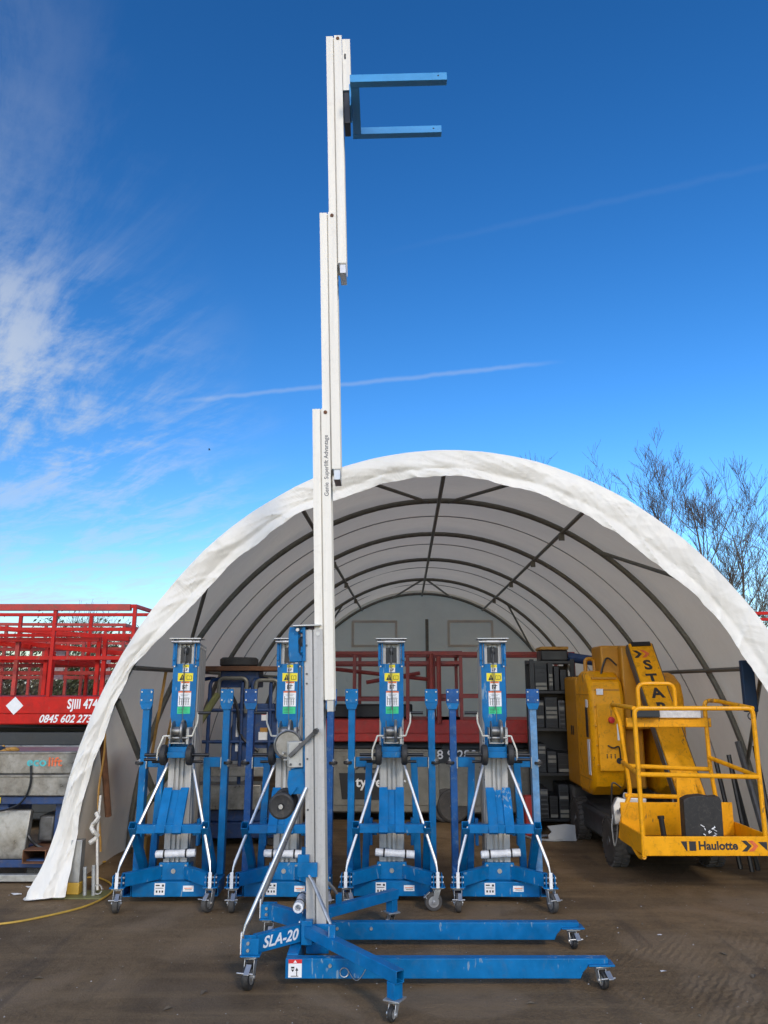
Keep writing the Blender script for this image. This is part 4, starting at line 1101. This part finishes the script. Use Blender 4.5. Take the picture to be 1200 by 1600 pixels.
# ------------------------------------------------------------------ yellow mast boom lift
T = thing('boom_lift', (2.62, 8.35, 0), R(0), 'yellow mast boom lift with basket lowered in front, right side of tent mouth', 'boom lift')
c = MB(); c.bx(-.40,.40,-.85,1.05,.14,.42); c.bx(-.46,.46,-.42,.60,.16,.40); chs = c.build('chassis','grey_panel',T,bevel=0.03)
for x in (-.44,.44):
    for y,r_ in ((-.60,.215),(.70,.215)): wheel(T,(x,y,r_),r_,.14,rim='steel_dark',ax=(1,0,0),tyre='tyre_grey',tread=True)
m = MB(); pts = [(-.50+.0,.62)]; 
P = [(-.46,.95),(-.46,1.20)]+[(-.46+.92*(1-math.cos(a*PI/10))/2,1.20+.22*math.sin(a*PI/10)) for a in range(1,10)]+[(.46,1.20),(.46,.95)]
m.prism(P,Matrix.Identity(4),.12,.52); m.build('counterweight','tyre_grey',T,bevel=0.03)
# turret covers: a tall rounded shell on each side of the mast
def cover(x0,x1,y0,y1,z0,z1,name,mat):
    k = .16; w_ = y1-y0
    poly = [(y0+.02,z0+.30),(y0+.10,z0+.10),(y0+.26,z0),(y1-.05,z0),(y1,z0+.05),(y1,z1-k),(y1-.12,z1-.04),(y1-.28,z1),(y0+.22,z1-.02),(y0+.05,z1-.12),(y0,z1-.26)]
    return MB().prism(poly,face_mat((0,0,0),(0,1,0),(0,0,1)),x0,x1).build(name,mat,T,bevel=0.045)
cl_ = cover(-.50,-.14,-.20,.42,.54,1.80,'turret_cover','yellow')
cr_ = cover(.22,.50,-.15,.45,.54,1.78,'turret_cover','yellow')
for z in (1.60,1.66,1.72):
    MB().bx(-.45,-.19,-.185+(z-1.6)*.5,-.165+(z-1.6)*.5,z-.012,z+.008).build('louvre','yellow_dark',cl_)
MB().bx(-.44,-.17,-.212,-.1995,.80,1.46).build('cover_hatch','yellow',cl_,bevel=0.01)
MB().lathe([(.030,0),(.034,.02),(.030,.035),(.01,.04)],(-.30,-.212,1.30),(0,-1,0),16).build('stop_button','print_red',cl_)
MB().lathe([(.030,0),(.030,.008)],(-.24,-.212,.90),(0,-1,0),16).build('socket','black',cl_)
MB().path(fillet([(-.35,-.222,1.05),(-.30,-.235,1.02),(-.24,-.235,1.05),(-.23,-.225,.93)],.03),.008,6).build('cable','black',cl_)
for x,z,w,h in ((-.22,1.18,.05,.16),(-.40,1.58,.07,.06)):
    MB().bx(x-w/2,x+w/2,-.218,-.2135,z-h/2,z+h/2).build('label_plate','print_white',cl_)
MB().bx(-.507,-.5015,-.10,-.02,.75,1.10).build('label_plate','print_white',cl_)
MB().bx(-.507,-.5015,-.08,.0,1.12,1.42).build('grab_slot','black',cl_)
MB().bx(-.507,-.5015,-.10,-.03,1.42,1.50).build('label_plate','print_white',cl_)
for x in (-.47,-.17):
    for z in (.86,1.05,1.24,1.43): MB().lathe([(.010,0),(.010,.004),(.005,.007)],(x+.015 if x < -.3 else x-.01,-.2125,z),(0,-1,0),8).build('bolt','yellow_dark',cl_)
for z in (.83,.845,.86):
    for x in (-.36,-.32,-.28): MB().lathe([(.007,0),(.007,.003)],(x,-.2125,z+.10),(0,-1,0),6).build('vent_hole','black',cl_)
MB().bx(-.5035,-.5005,-.16,.38,1.545,1.553).build('seam','yellow_dark',cl_)
MB().bx(-.5035,-.5005,-.12,.40,.70,.708).build('seam','yellow_dark',cl_)
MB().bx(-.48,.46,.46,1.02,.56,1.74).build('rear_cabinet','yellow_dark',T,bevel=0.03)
for y in (.66,.74): MB().bx(-.487,-.4815,y-.015,y+.015,1.10,1.20).build('latch','black',T)
MB().path(fillet([(-.40,.30,1.77),(-.40,.30,1.93),(-.30,.30,1.93),(-.30,.30,1.77)],.05),.022,8).build('lifting_eye','yellow_dark',T)
# mast and jib
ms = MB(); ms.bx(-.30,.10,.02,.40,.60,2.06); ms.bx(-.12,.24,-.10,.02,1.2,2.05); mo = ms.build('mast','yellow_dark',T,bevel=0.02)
MB().path(fillet([(-.18,-.12,1.85),(-.25,-.02,1.95),(-.31,.0,1.80),(-.33,.0,1.6)],.06),.010,6).build('cable','black',mo)
ja, jb = V(.07,-.10,2.04), V(.15,-1.02,.60)
jd = (jb-ja).normalized()
j = MB().bar(ja,jb,.25,.15,up=(0,-.84,.54)); jo = j.build('jib','yellow',T,bevel=0.012)
sdv = jd.cross(V(0,-.84,.54)).normalized(); upv = sdv.cross(jd).normalized()
if upv.y > 0: upv = -upv
rail_j = MB()
for s_ in (-1,1): rail_j.bar(ja+sdv*s_*.132+upv*.01,jb+sdv*s_*.132+upv*.01,.012,.09,up=upv)
rail_j.build('jib_rail','steel_dark',jo,bevel=0.003)
MB().bar(ja+upv*.077+jd*.02+sdv*.10,ja+upv*.077+jd*.02-sdv*.10,.05,.02,up=upv).build('jib_slot','black',jo)
xd = sdv if sdv.x > 0 else -sdv
for i,chh in enumerate('STAR'):
    text('lettering',chh,.155,'print_black',jo,face_mat(ja+jd*(.28+i*.165)+upv*.0775,xd,-jd),bold=.006,sx=1.15)
for k,mt in ((-.06,'print_black'),(.02,'print_rust')):
    o0 = ja+jd*.14+upv*.0775+xd*k
    MB().prism([(-.05,.045),(-.01,.045),(.04,0),(-.01,-.045),(-.05,-.045),(0,0)],face_mat(o0,xd,-jd),0,.002).build('chevron',mt,jo)
# basket
BY0, BY1, BX0, BX1, BZ0, BZ1 = -1.78, -1.20, -.55, .43, .345, 1.46
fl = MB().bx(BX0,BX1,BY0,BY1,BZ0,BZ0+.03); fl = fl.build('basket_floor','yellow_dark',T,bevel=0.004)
toe = MB().bx(BX0-.005,BX1+.005,BY0-.022,BY0-.002,BZ0-.02,BZ0+.125).build('toe_board','yellow',fl,bevel=0.004)
for x in (BX0-.018,BX1+.002): MB().bx(x,x+.016,BY0,BY1,BZ0-.01,BZ0+.14).build('toe_board','yellow',fl,bevel=0.004)
MB().bx(BX0,BX1,BY1-.016,BY1,BZ0+.03,BZ0+.30).build('toe_board','yellow',fl,bevel=0.004)
FM = lambda x,z: face_mat((x,BY0-.0235,z),(1,0,0),(0,0,1))
text('lettering','Haulotte',.088,'print_black',toe,FM(.035,BZ0+.055),bold=.003,sx=1.0)
for x,poly in ((-.20,[(-.06,.035),(.06,.035),(.06,-.035),(-.02,-.035)]),(.395,[(-.04,.03),(.03,.03),(.03,-.035)])):
    MB().prism(poly,FM(x,BZ0+.055),0,.002).build('emblem','print_black',toe)
MB().prism([(-.012,.034),(.004,.034),(.004,-.034),(-.012,-.034)],FM(-.20,BZ0+.055),.0021,.004).build('emblem','yellow',toe)
for x,mt in ((.272,'print_black'),(.325,'print_rust')):
    MB().prism([(-.045,.04),(-.005,.04),(.035,0),(-.005,-.04),(-.045,-.04),(0,0)],FM(x-.005,BZ0+.055),0,.002).build('chevron',mt,toe)
br = .019
def bt(pts,r=.05,name='basket_rail'): return MB().path(fillet(pts,r),br,10).build(name,'yellow',T)
bt([(BX0,BY0,BZ0-.03),(BX0,BY0,BZ1),(BX1,BY0,BZ1),(BX1,BY0,BZ0+.05)])
bt([(BX0,BY0,BZ1),(BX0-.02,BY1,BZ1+.02),(BX0+.04,BY1,BZ1-.1),(BX0+.10,BY1,.72),(BX0+.02,BY1,BZ0+.2),(BX0-.005,BY1+.02,BZ0)],.06)
bt([(BX1,BY0,BZ1),(BX1-.05,BY1,BZ1+.05),(BX1-.16,BY1,BZ1+.05),(BX1-.16,BY1,.95),(BX1-.10,BY1,BZ0)],.06)
bt([(BX0,BY0,.94),(BX1,BY0,.92)])
bt([(BX0,BY0,.94),(BX0+.05,BY1,.98)])
bt([(BX1,BY0,.92),(BX1-.16,BY1,1.02)])
bt([(BX0+.05,BY1,.70),(BX1-.12,BY1,.68)])
bt([(BX0+.05,BY1,.95),(BX1-.16,BY1,.92)])
bt([(BX0,BY0,BZ0-.03),(BX0,BY0+.1,BZ0-.055),(BX0,BY1,BZ0+.10)],.06)
bt([(BX0+.22,BY1-.02,BZ1-.02),(BX0+.22,BY1-.02,BZ1+.20),(BX0+.55,BY1-.02,BZ1+.20),(BX0+.55,BY1-.02,BZ1-.02)],.07,'control_guard')
MB().bx(BX0+.10,BX1-.12,BY1-.02,BY1+.02,1.28,1.36).build('cross_beam','yellow',T,bevel=0.006)
MB().bx(BX0+.14,BX0+.38,BY1-.10,BY1-.02,1.365,1.44).build('control_box','grey_panel',T,bevel=0.01)
MB().bx(BX0+.38,BX0+.76,BY1-.05,BY1-.022,1.365,1.43).build('instruction_sheet','rag',T)
MB().prism([(-.115,0),(.115,0),(.05,.42),(-.10,.42)],face_mat((.06,BY1-.017,BZ0+.14),(1,0,0),(0,0,1)),-.012,0).build('jib_bracket','yellow',T,bevel=0.004)
bag = MB().prism([(-.155,0),(.155,0),(.155,.35),(.14,.385),(.07,.38),(0,.395),(-.10,.385),(-.155,.36)],face_mat((-.02,BY0+.14,BZ0+.03),(1,0,0),(0,-.05,1)),-.05,.05)
tag(bag.build('document_case','rubber',bevel=0.006),'worn black document case standing in the yellow basket','case'); bpy.data.objects['document_case'].location = (2.62,8.35,0)
pd = MB(); 
for i in range(14):
    x0 = .03+.05*math.sin(i*2.3); z0 = .42+.008*i; pd.bar((x0,BY0+.0805,z0),(x0+.03*math.cos(i*1.7),BY0+.0805,z0+.012+.02*math.sin(i*3.1)**2),.003,.004+.002*(i%3))
pd.build('white_scuff','print_white',bpy.data.objects['document_case'])
tk = MB().tube((-.34,BY0+.10,BZ0+.03),(-.36,BY0+.10,BZ0+.24),.022,10).tube((-.36,BY0+.10,BZ0+.24),(-.362,BY0+.10,BZ0+.26),.028,10)
tag(tk.build('torch','black'),'black torch standing upright beside the case in the yellow basket','torch'); bpy.data.objects['torch'].location = (2.62,8.35,0)
# ground control box hung over the front wheel
m = MB().prism([(-.10,0),(.11,0),(.13,.20),(-.05,.24),(-.10,.16)],face_mat((-.42,-.86,.40),(1,0,0),(0,.25,1)),-.04,.05); gcb = m.build('ground_control','winch_grey',T,bevel=0.01)
MB().lathe([(.024,0),(.024,.015)],(-.37,-.915,.54),(0,-1,0.2),12).build('switch','print_red',gcb)
MB().lathe([(.018,0),(.018,.012)],(-.46,-.915,.54),(0,-1,0.2),12).build('switch','black',gcb)
MB().path(fillet([(-.50,-.84,.55),(-.54,-.86,.40),(-.53,-.88,.20),(-.50,-.88,.30),(-.48,-.86,.50)],.06),.006,6).build('cable','winch_grey',T)
MB().path(fillet([(-.52,-.80,.48),(-.50,-.82,.78),(-.42,-.82,.72)],.05),.008,6).build('cable','black',T)
for x,y,z,mt,rz in ((-.30,-.80,.70,'print_white',.2),(-.20,-.84,.62,'rag',-.3),(-.14,-.86,.56,'strap_blue',.1)):
    o = MB().bx(-.09,.09,-.06,.06,0,.05).build('label_tag',mt,T,bevel=0.01); o.location = (x,y,z-.1); o.rotation_euler = (.3,.1,rz)
MB().bx(-.34,.34,-.95,-.84,.14,.34).build('front_bumper','black',T,bevel=0.02)

# ------------------------------------------------------------------ dark workshop rack behind it
T = thing('tool_rack', (2.03, 9.66, 0), R(-4), 'tall dark workshop rack full of boxes behind the yellow boom lift', 'rack')
for x in (-.24,.24):
    for y in (-.25,.25): MB().bx(x-.025,x+.025,y-.025,y+.025,0,1.95).build('upright','black',T)
for z in (.12,.62,1.12,1.55,1.9): MB().bx(-.26,.26,-.27,.27,z,z+.03).build('shelf','black',T)
rr_ = random.Random(11)
for z in (.15,.65,1.15,1.58):
    x = -.21
    while x < .15:
        w = rr_.uniform(.07,.16); h = rr_.uniform(.22,.40)
        MB().bx(x,x+w-.012,-.26,.18,z+.001,z+h).build('drawer' ,rr_.choice(['grey_panel','black','black','steel_dark','black']),T,bevel=0.005)
        for q in range(int(h/.05)):
            MB().bx(x+.01,x+w-.02,-.268,-.261,z+.012+q*.05,z+.045+q*.05).build('drawer_front',rr_.choice(['silver_panel','black','grey_panel','black']),T)
        x += w
MB().bx(-.24,.24,.20,.215,.05,1.88).build('back_sheet','black',T)
MB().bx(-.12,.20,-.24,.20,1.932,2.06).build('case','black',T,bevel=0.015)
MB().bx(-.13,.21,-.25,.21,2.062,2.10).build('case_lid','strap_orange',T,bevel=0.01)
MB().tube((.22,-.1,1.98),(.60,-.15,1.92),.06,10).build('power_tool','blue_dark',T)
tag(MB().bx(-.07,.07,-.07,.07,0,.42).build('red_crate','red_panel',bevel=0.01),'narrow red crate standing at the foot of the dark rack','crate'); bpy.data.objects['red_crate'].location = (1.66,9.25,.0)
tag(MB().prism([(-.15,0),(.15,0),(.15,.16),(.05,.17),(-.15,.15),(-.11,.09),(-.15,.06)],face_mat((0,0,0),(1,0,0),(0,.3,1)),-.02,.02).build('metal_plate','cladding'),'pale metal plate leaning on floor left of the yellow machine','plate'); bpy.data.objects['metal_plate'].location = (1.93,8.9,.0)
tag(MB().path(fillet([(1.55,9.2,.012),(1.62,8.95,.012),(1.85,8.85,.012),(2.05,8.95,.012),(2.0,9.2,.012),(1.75,9.12,.012)],.1,6),.012,6).build('hose','cladding'),'pale hose curled on the floor beside the leaning metal plate','hose')
# clutter at the right inside wall
T = thing('pipe_bundle', (3.33, 8.9, 0), 0, 'bundle of dark pipes leaning on the right tent wall behind the basket', 'pipes')
for i,(x,y,dx,h) in enumerate(((0,0,-.10,1.0),(.08,.05,-.18,.86),(.14,-.25,-.10,1.1),(-.05,.12,-.16,.95))):
    MB().tube((x,y-1.4,.0),(x+dx*.5,y-1.25,h),.022,8).build('pipe','black',T)
MB().tube((.12,-1.55,.12),(.05,-1.25,1.12),.030,8).build('pipe','steel_dark',T)
tag(MB().bx(-.13,.13,-.1,.1,0,.2).build('carton','rag',bevel=0.01),'small pale carton on the floor behind the yellow basket','carton'); bpy.data.objects['carton'].location = (3.02,9.55,.35)
T2 = thing('scrap_pile', (3.18, 9.55, 0), 0, 'heap of dark scrap parts behind the yellow jib', 'scrap')
for i in range(22):
    x,y,z = rr_.uniform(-.25,.25),rr_.uniform(-.2,.5),rr_.uniform(0,1.1)
    o = MB().bx(-.12,.12,-.05,.05,-.04,.04).build('scrap_piece',rr_.choice(['black','steel_dark','blue_dark','rubber']),T2,bevel=0.01); o.location = (x*(1.1-z*.6),y,.06+z*.9); o.rotation_euler = (rr_.uniform(0,3),rr_.uniform(0,3),rr_.uniform(0,3))
bpy.data.objects['carton'].location = (2.95,9.15,.0)
# yellow jack by the left tent wall
tag(MB().bx(-.06,.06,-.06,.06,0,.26).bx(-.03,.03,-.03,.03,.26,.50).build('jack','strap_orange',bevel=0.01),'orange jack standing by the left tent wall behind the first lift','jack'); bpy.data.objects['jack'].location = (-2.28,7.75,0)

# ------------------------------------------------------------------ cable and litter on the ground
def gp(px, py, z=0.0):
    r = cray(px, py); t = (z-1.65)/r.z; return V(0,0,1.65)+r*t
cab = [gp(*p,.012) for p in ((-40,1447),(20,1442),(80,1430),(130,1418),(160,1405),(178,1392),(172,1378),(150,1370),(128,1372),(118,1366),(140,1352),(165,1346))]
tag(MB().path(fillet(cab,.12,5),.0075,7).build('extension_cable','cable_yellow'),'yellow extension cable snaking from tent foot across the ground','cable')
for (px,py),s_,lab in (((24,1399),.05,'crumpled white paper scrap on the ground left of the tent foot'),((44,1387),.035,'small flattened white wrapper near the tent foot'),((1030,1462),.018,'tiny white chip of litter right of the long blue legs'),((1037,1519),.025,'thin curl of white plastic on the grooved concrete')):
    o0 = gp(px,py); rl = random.Random(px)
    m = MB(); q = [o0+V(s_*math.cos(a*PI/4)*rl.uniform(.5,1.2),s_*.6*math.sin(a*PI/4)*rl.uniform(.5,1.2),.004+rl.uniform(0,.25)*s_) for a in range(8)]
    m.add(q+[o0+V(0,0,s_*.35)],[(i,(i+1)%8,8) for i in range(8)]+[tuple(range(8))[::-1]])
    tag(m.build('litter','rag',smooth=False),lab,'litter')
# scattered grit
for nm, mt, cnt, sd_, lab in (('grit','wall_patch',700,3,'small pale stones and grit scattered over the yard'),('dark_grit','bark',900,8,'dark crumbs of soil and stone scattered over the yard')):
    m = MB(); rg = random.Random(sd_)
    for i in range(cnt):
        x = rg.uniform(-4,4); y = rg.uniform(3.2,9.5); s_ = rg.choice((.002,.002,.003,.003,.004,.006,.009 if nm != 'grit' else .004))
        p = V(x,y,s_*.3)
        m.add([p+V(s_,0,0),p+V(0,s_,0),p+V(-s_,0,0),p+V(0,-s_,0),p+V(s_*.2,s_*.1,s_*.9)],[(0,1,4),(1,2,4),(2,3,4),(3,0,4)])
    g_ = m.build(nm,mt,smooth=False,kind='stuff'); g_['label'] = lab; g_['category'] = 'grit'
# a few dry leaves and twigs blown against the machines
rg = random.Random(21)
for i,(px,py) in enumerate(((1178,1527),(262,1578),(318,1552),(1130,1492),(830,1570),(60,1530))):
    o0 = gp(px,py); a_ = rg.uniform(0,6.3); L_ = rg.uniform(.025,.045)
    u = V(math.cos(a_),math.sin(a_),0); w = V(-u.y,u.x,0)
    m = MB(); m.add([o0-u*L_+V(0,0,.004),o0+w*L_*.4+V(0,0,.012),o0+u*L_+V(0,0,.006),o0-w*L_*.4+V(0,0,.014),o0+V(0,0,.003)],[(0,1,4),(1,2,4),(2,3,4),(3,0,4)])
    tag(m.build('dry_leaf','bark',smooth=False),['dry leaf lying at the far right edge of the grooved concrete','dry leaf on bare ground at lower left of the photo','curled dry leaf nearest the rear caster of the raised lift','dry leaf on the concrete below the yellow basket','dry leaf nearest the bottom edge right of centre','dry leaf on bare ground furthest to the left'][i],'leaf')

# ------------------------------------------------------------------ bare trees
def tree(loc, lean, h, seed, label, stems=3, spread=.35, twigs=1.0):
    rd = random.Random(seed)
    T = thing('bare_tree', loc, 0, label, 'tree', 'bare winter trees behind the tent')
    tr, tw = MB(), MB()
    def grow(p, d, L, r, lvl):
        n = max(3,int(L/.35)); pts = [p]; rs = [r]; q = p.copy(); dd = d.copy()
        for i in range(n):
            dd = (dd+V(rd.gauss(0,.07),rd.gauss(0,.07),rd.gauss(.02,.04)+.025*lvl)).normalized()
            q = q+dd*(L/n); pts.append(q.copy()); rs.append(max(.0038, r*(1-.82*(i+1)/n)))
        (tr if lvl < 2 else tw).path(pts,rs,6 if lvl == 0 else (5 if lvl == 1 else 3))
        if lvl >= 4: return
        k = {0:10,1:8,2:5,3:3}[lvl]; k = int(k*twigs) if lvl > 0 else k
        for i in range(k):
            t = rd.uniform(.22 if lvl else .25,.97); ix = t*n; a = int(ix); b_ = min(a+1,n); f = ix-a
            pos = pts[a].lerp(pts[b_],f); rad = rs[a]*(1-f)+rs[b_]*f
            ax = (pts[b_]-pts[a]).normalized() if b_ != a else dd
            az = rd.uniform(0,2*PI); u = ax.orthogonal().normalized(); w = ax.cross(u)
            ang = rd.uniform(.38,.80)
            nd = (ax*math.cos(ang)+(u*math.cos(az)+w*math.sin(az))*math.sin(ang)); nd.z += .18; nd.normalize()
            ll = L*rd.uniform(.32,.60)*(1.15-t*.55)
            grow(pos,nd,max(ll,.35),max(.004,rad*.62),lvl+1)
    for s_ in range(stems):
        az = 2*PI*s_/stems+rd.uniform(-.4,.4)
        d = V(lean[0]+spread*math.cos(az)*rd.uniform(.4,1),lean[1]+spread*math.sin(az)*rd.uniform(.4,1),1).normalized()
        grow(V(.12*math.cos(az),.12*math.sin(az),0),d,h*rd.uniform(.82,1.0),.085*h/8,0)
    tr.build('trunk','bark',T); tw.build('crown','twig',T)
    return T
tree((9.3,20.5,0),(-.15,0),6.8,6,'tallest bare tree behind the right shoulder of the tent',stems=3,spread=.16,twigs=1.0)
tree((11.9,21.5,0),(-.12,0),5.6,8,'bare tree at the right edge of the photo, leaning left',stems=4,spread=.26,twigs=.85)
tree((6.1,24,0),(-.02,0),7.5,4,'bare tree whose twig tips show just above the tent roof at right',stems=4,spread=.13,twigs=.7)
tree((-9.6,23.0,0),(.25,0),3.6,23,'thin bare sapling rising behind the red rails at left',stems=4,spread=.25,twigs=.6)
tree((12.6,17.5,0),(-.14,.0),4.8,31,'low bare tree beside the red rail tips at the right edge',stems=4,spread=.3,twigs=.9)

# ------------------------------------------------------------------ scrub hedge
def shrub(loc, rx, rz, seed, label, n=2600, mat='leaf'):
    rd = random.Random(seed)
    T = thing('shrub', loc, 0, label, 'shrub', 'scrubby shrubs behind the machines')
    st, lf = MB(), MB()
    tips = []
    for i in range(16):
        a = rd.uniform(0,2*PI); e = V(math.cos(a)*rx*rd.uniform(.1,.85),math.sin(a)*rx*.6*rd.uniform(.1,.85),rz*rd.uniform(.6,1.08))
        pts = [V(e.x*.15*k_,e.y*.15*k_,0) if k_ == 0 else V(e.x*k_**1.3,e.y*k_**1.3,e.z*k_)+V(rd.gauss(0,.05),rd.gauss(0,.05),0) for k_ in (0,.25,.5,.75,1)]
        st.path(pts,[.03,.024,.018,.012,.005],5); tips += pts[1:]
        for q in range(5):
            b0 = pts[rd.randint(2,4)]; b1 = b0+V(rd.gauss(0,.3),rd.gauss(0,.3),rd.uniform(.1,.6)); st.path([b0,(b0+b1)/2+V(rd.gauss(0,.05),0,.02),b1],[.009,.006,.003],3); tips.append(b1)
    for i in range(n):
        c = rd.choice(tips)+V(rd.gauss(0,.22),rd.gauss(0,.22),rd.gauss(0,.20))
        if c.z < .05: continue
        s_ = rd.uniform(.03,.065); d = V(rd.gauss(0,1),rd.gauss(0,1),rd.gauss(0,.7)).normalized(); u = d.orthogonal().normalized(); w = d.cross(u)
        lf.add([c-u*s_,c+w*s_*.45,c+u*s_,c-w*s_*.45],[(0,1,2,3)])
    st.build('stem','twig',T); lf.build('foliage',mat,T,smooth=False)
    return T
for i,(x,y,rx,rz,mt,lab) in enumerate(((-9.9,18.2,1.7,2.2,'leaf','dark green shrub at far left behind the red machines'),(-8.1,17.4,1.6,2.1,'leaf_brown','brownish shrub seen through the middle of the red rails'),(-6.6,17.0,1.5,2.3,'leaf','green shrub seen through the red rails close to the tent'),(-5.0,17.6,1.4,2.1,'leaf_brown','brownish shrub just left of the tent edge behind the rails'),
        (-11.6,19.5,1.8,2.3,'leaf_brown','brown shrub beyond the far left end of the red machines'),(9.0,17.0,1.6,2.4,'leaf_brown','brown shrub behind the tent at right'),(11.6,16.4,1.7,2.5,'leaf','green shrub behind the red rail tips at right'))):
    shrub((x,y,0),rx,rz,40+i,lab,mat=mt,n=3600)
# distant hedge closing the yard
m = MB(); rd = random.Random(77)
for i in range(30000):
    t = rd.uniform(-1,1); x = t*70; y = 42+6*math.cos(t*2)+rd.gauss(0,.7); z = abs(rd.gauss(0,1.2))+.1; z = min(z,3.2+.5*nz(x*.2,0))
    s_ = rd.uniform(.10,.22); d = V(rd.gauss(0,1),rd.gauss(0,1),rd.gauss(0,.7)).normalized(); u = d.orthogonal().normalized(); w = d.cross(u); c = V(x,y,z)
    m.add([c-u*s_,c+w*s_*.5,c+u*s_,c-w*s_*.5],[(0,1,2,3)])
hd = m.build('hedge','leaf_brown',smooth=False,kind='stuff'); hd['label'] = 'far brown hedge along the end of the yard'; hd['category'] = 'hedge'


# ------------------------------------------------------------------ a bird far off
bp_ = cray(327,703)*90 + V(0,0,1.65)
m = MB(); m.lathe([(.004,-.16),(.03,-.10),(.045,.0),(.035,.08),(.02,.12),(.004,.15)],bp_,(1,.3,.1),10)
for s_ in (-1,1): m.add([bp_+V(-.05,0,.02),bp_+V(.06,0,.02),bp_+V(.10,s_*.22,.12),bp_+V(.0,s_*.40,.06),bp_+V(-.05,s_*.20,.10)],[(0,1,2,3,4)])
tag(m.build('bird','black'),'tiny dark bird flying in the blue sky left of the mast','bird')
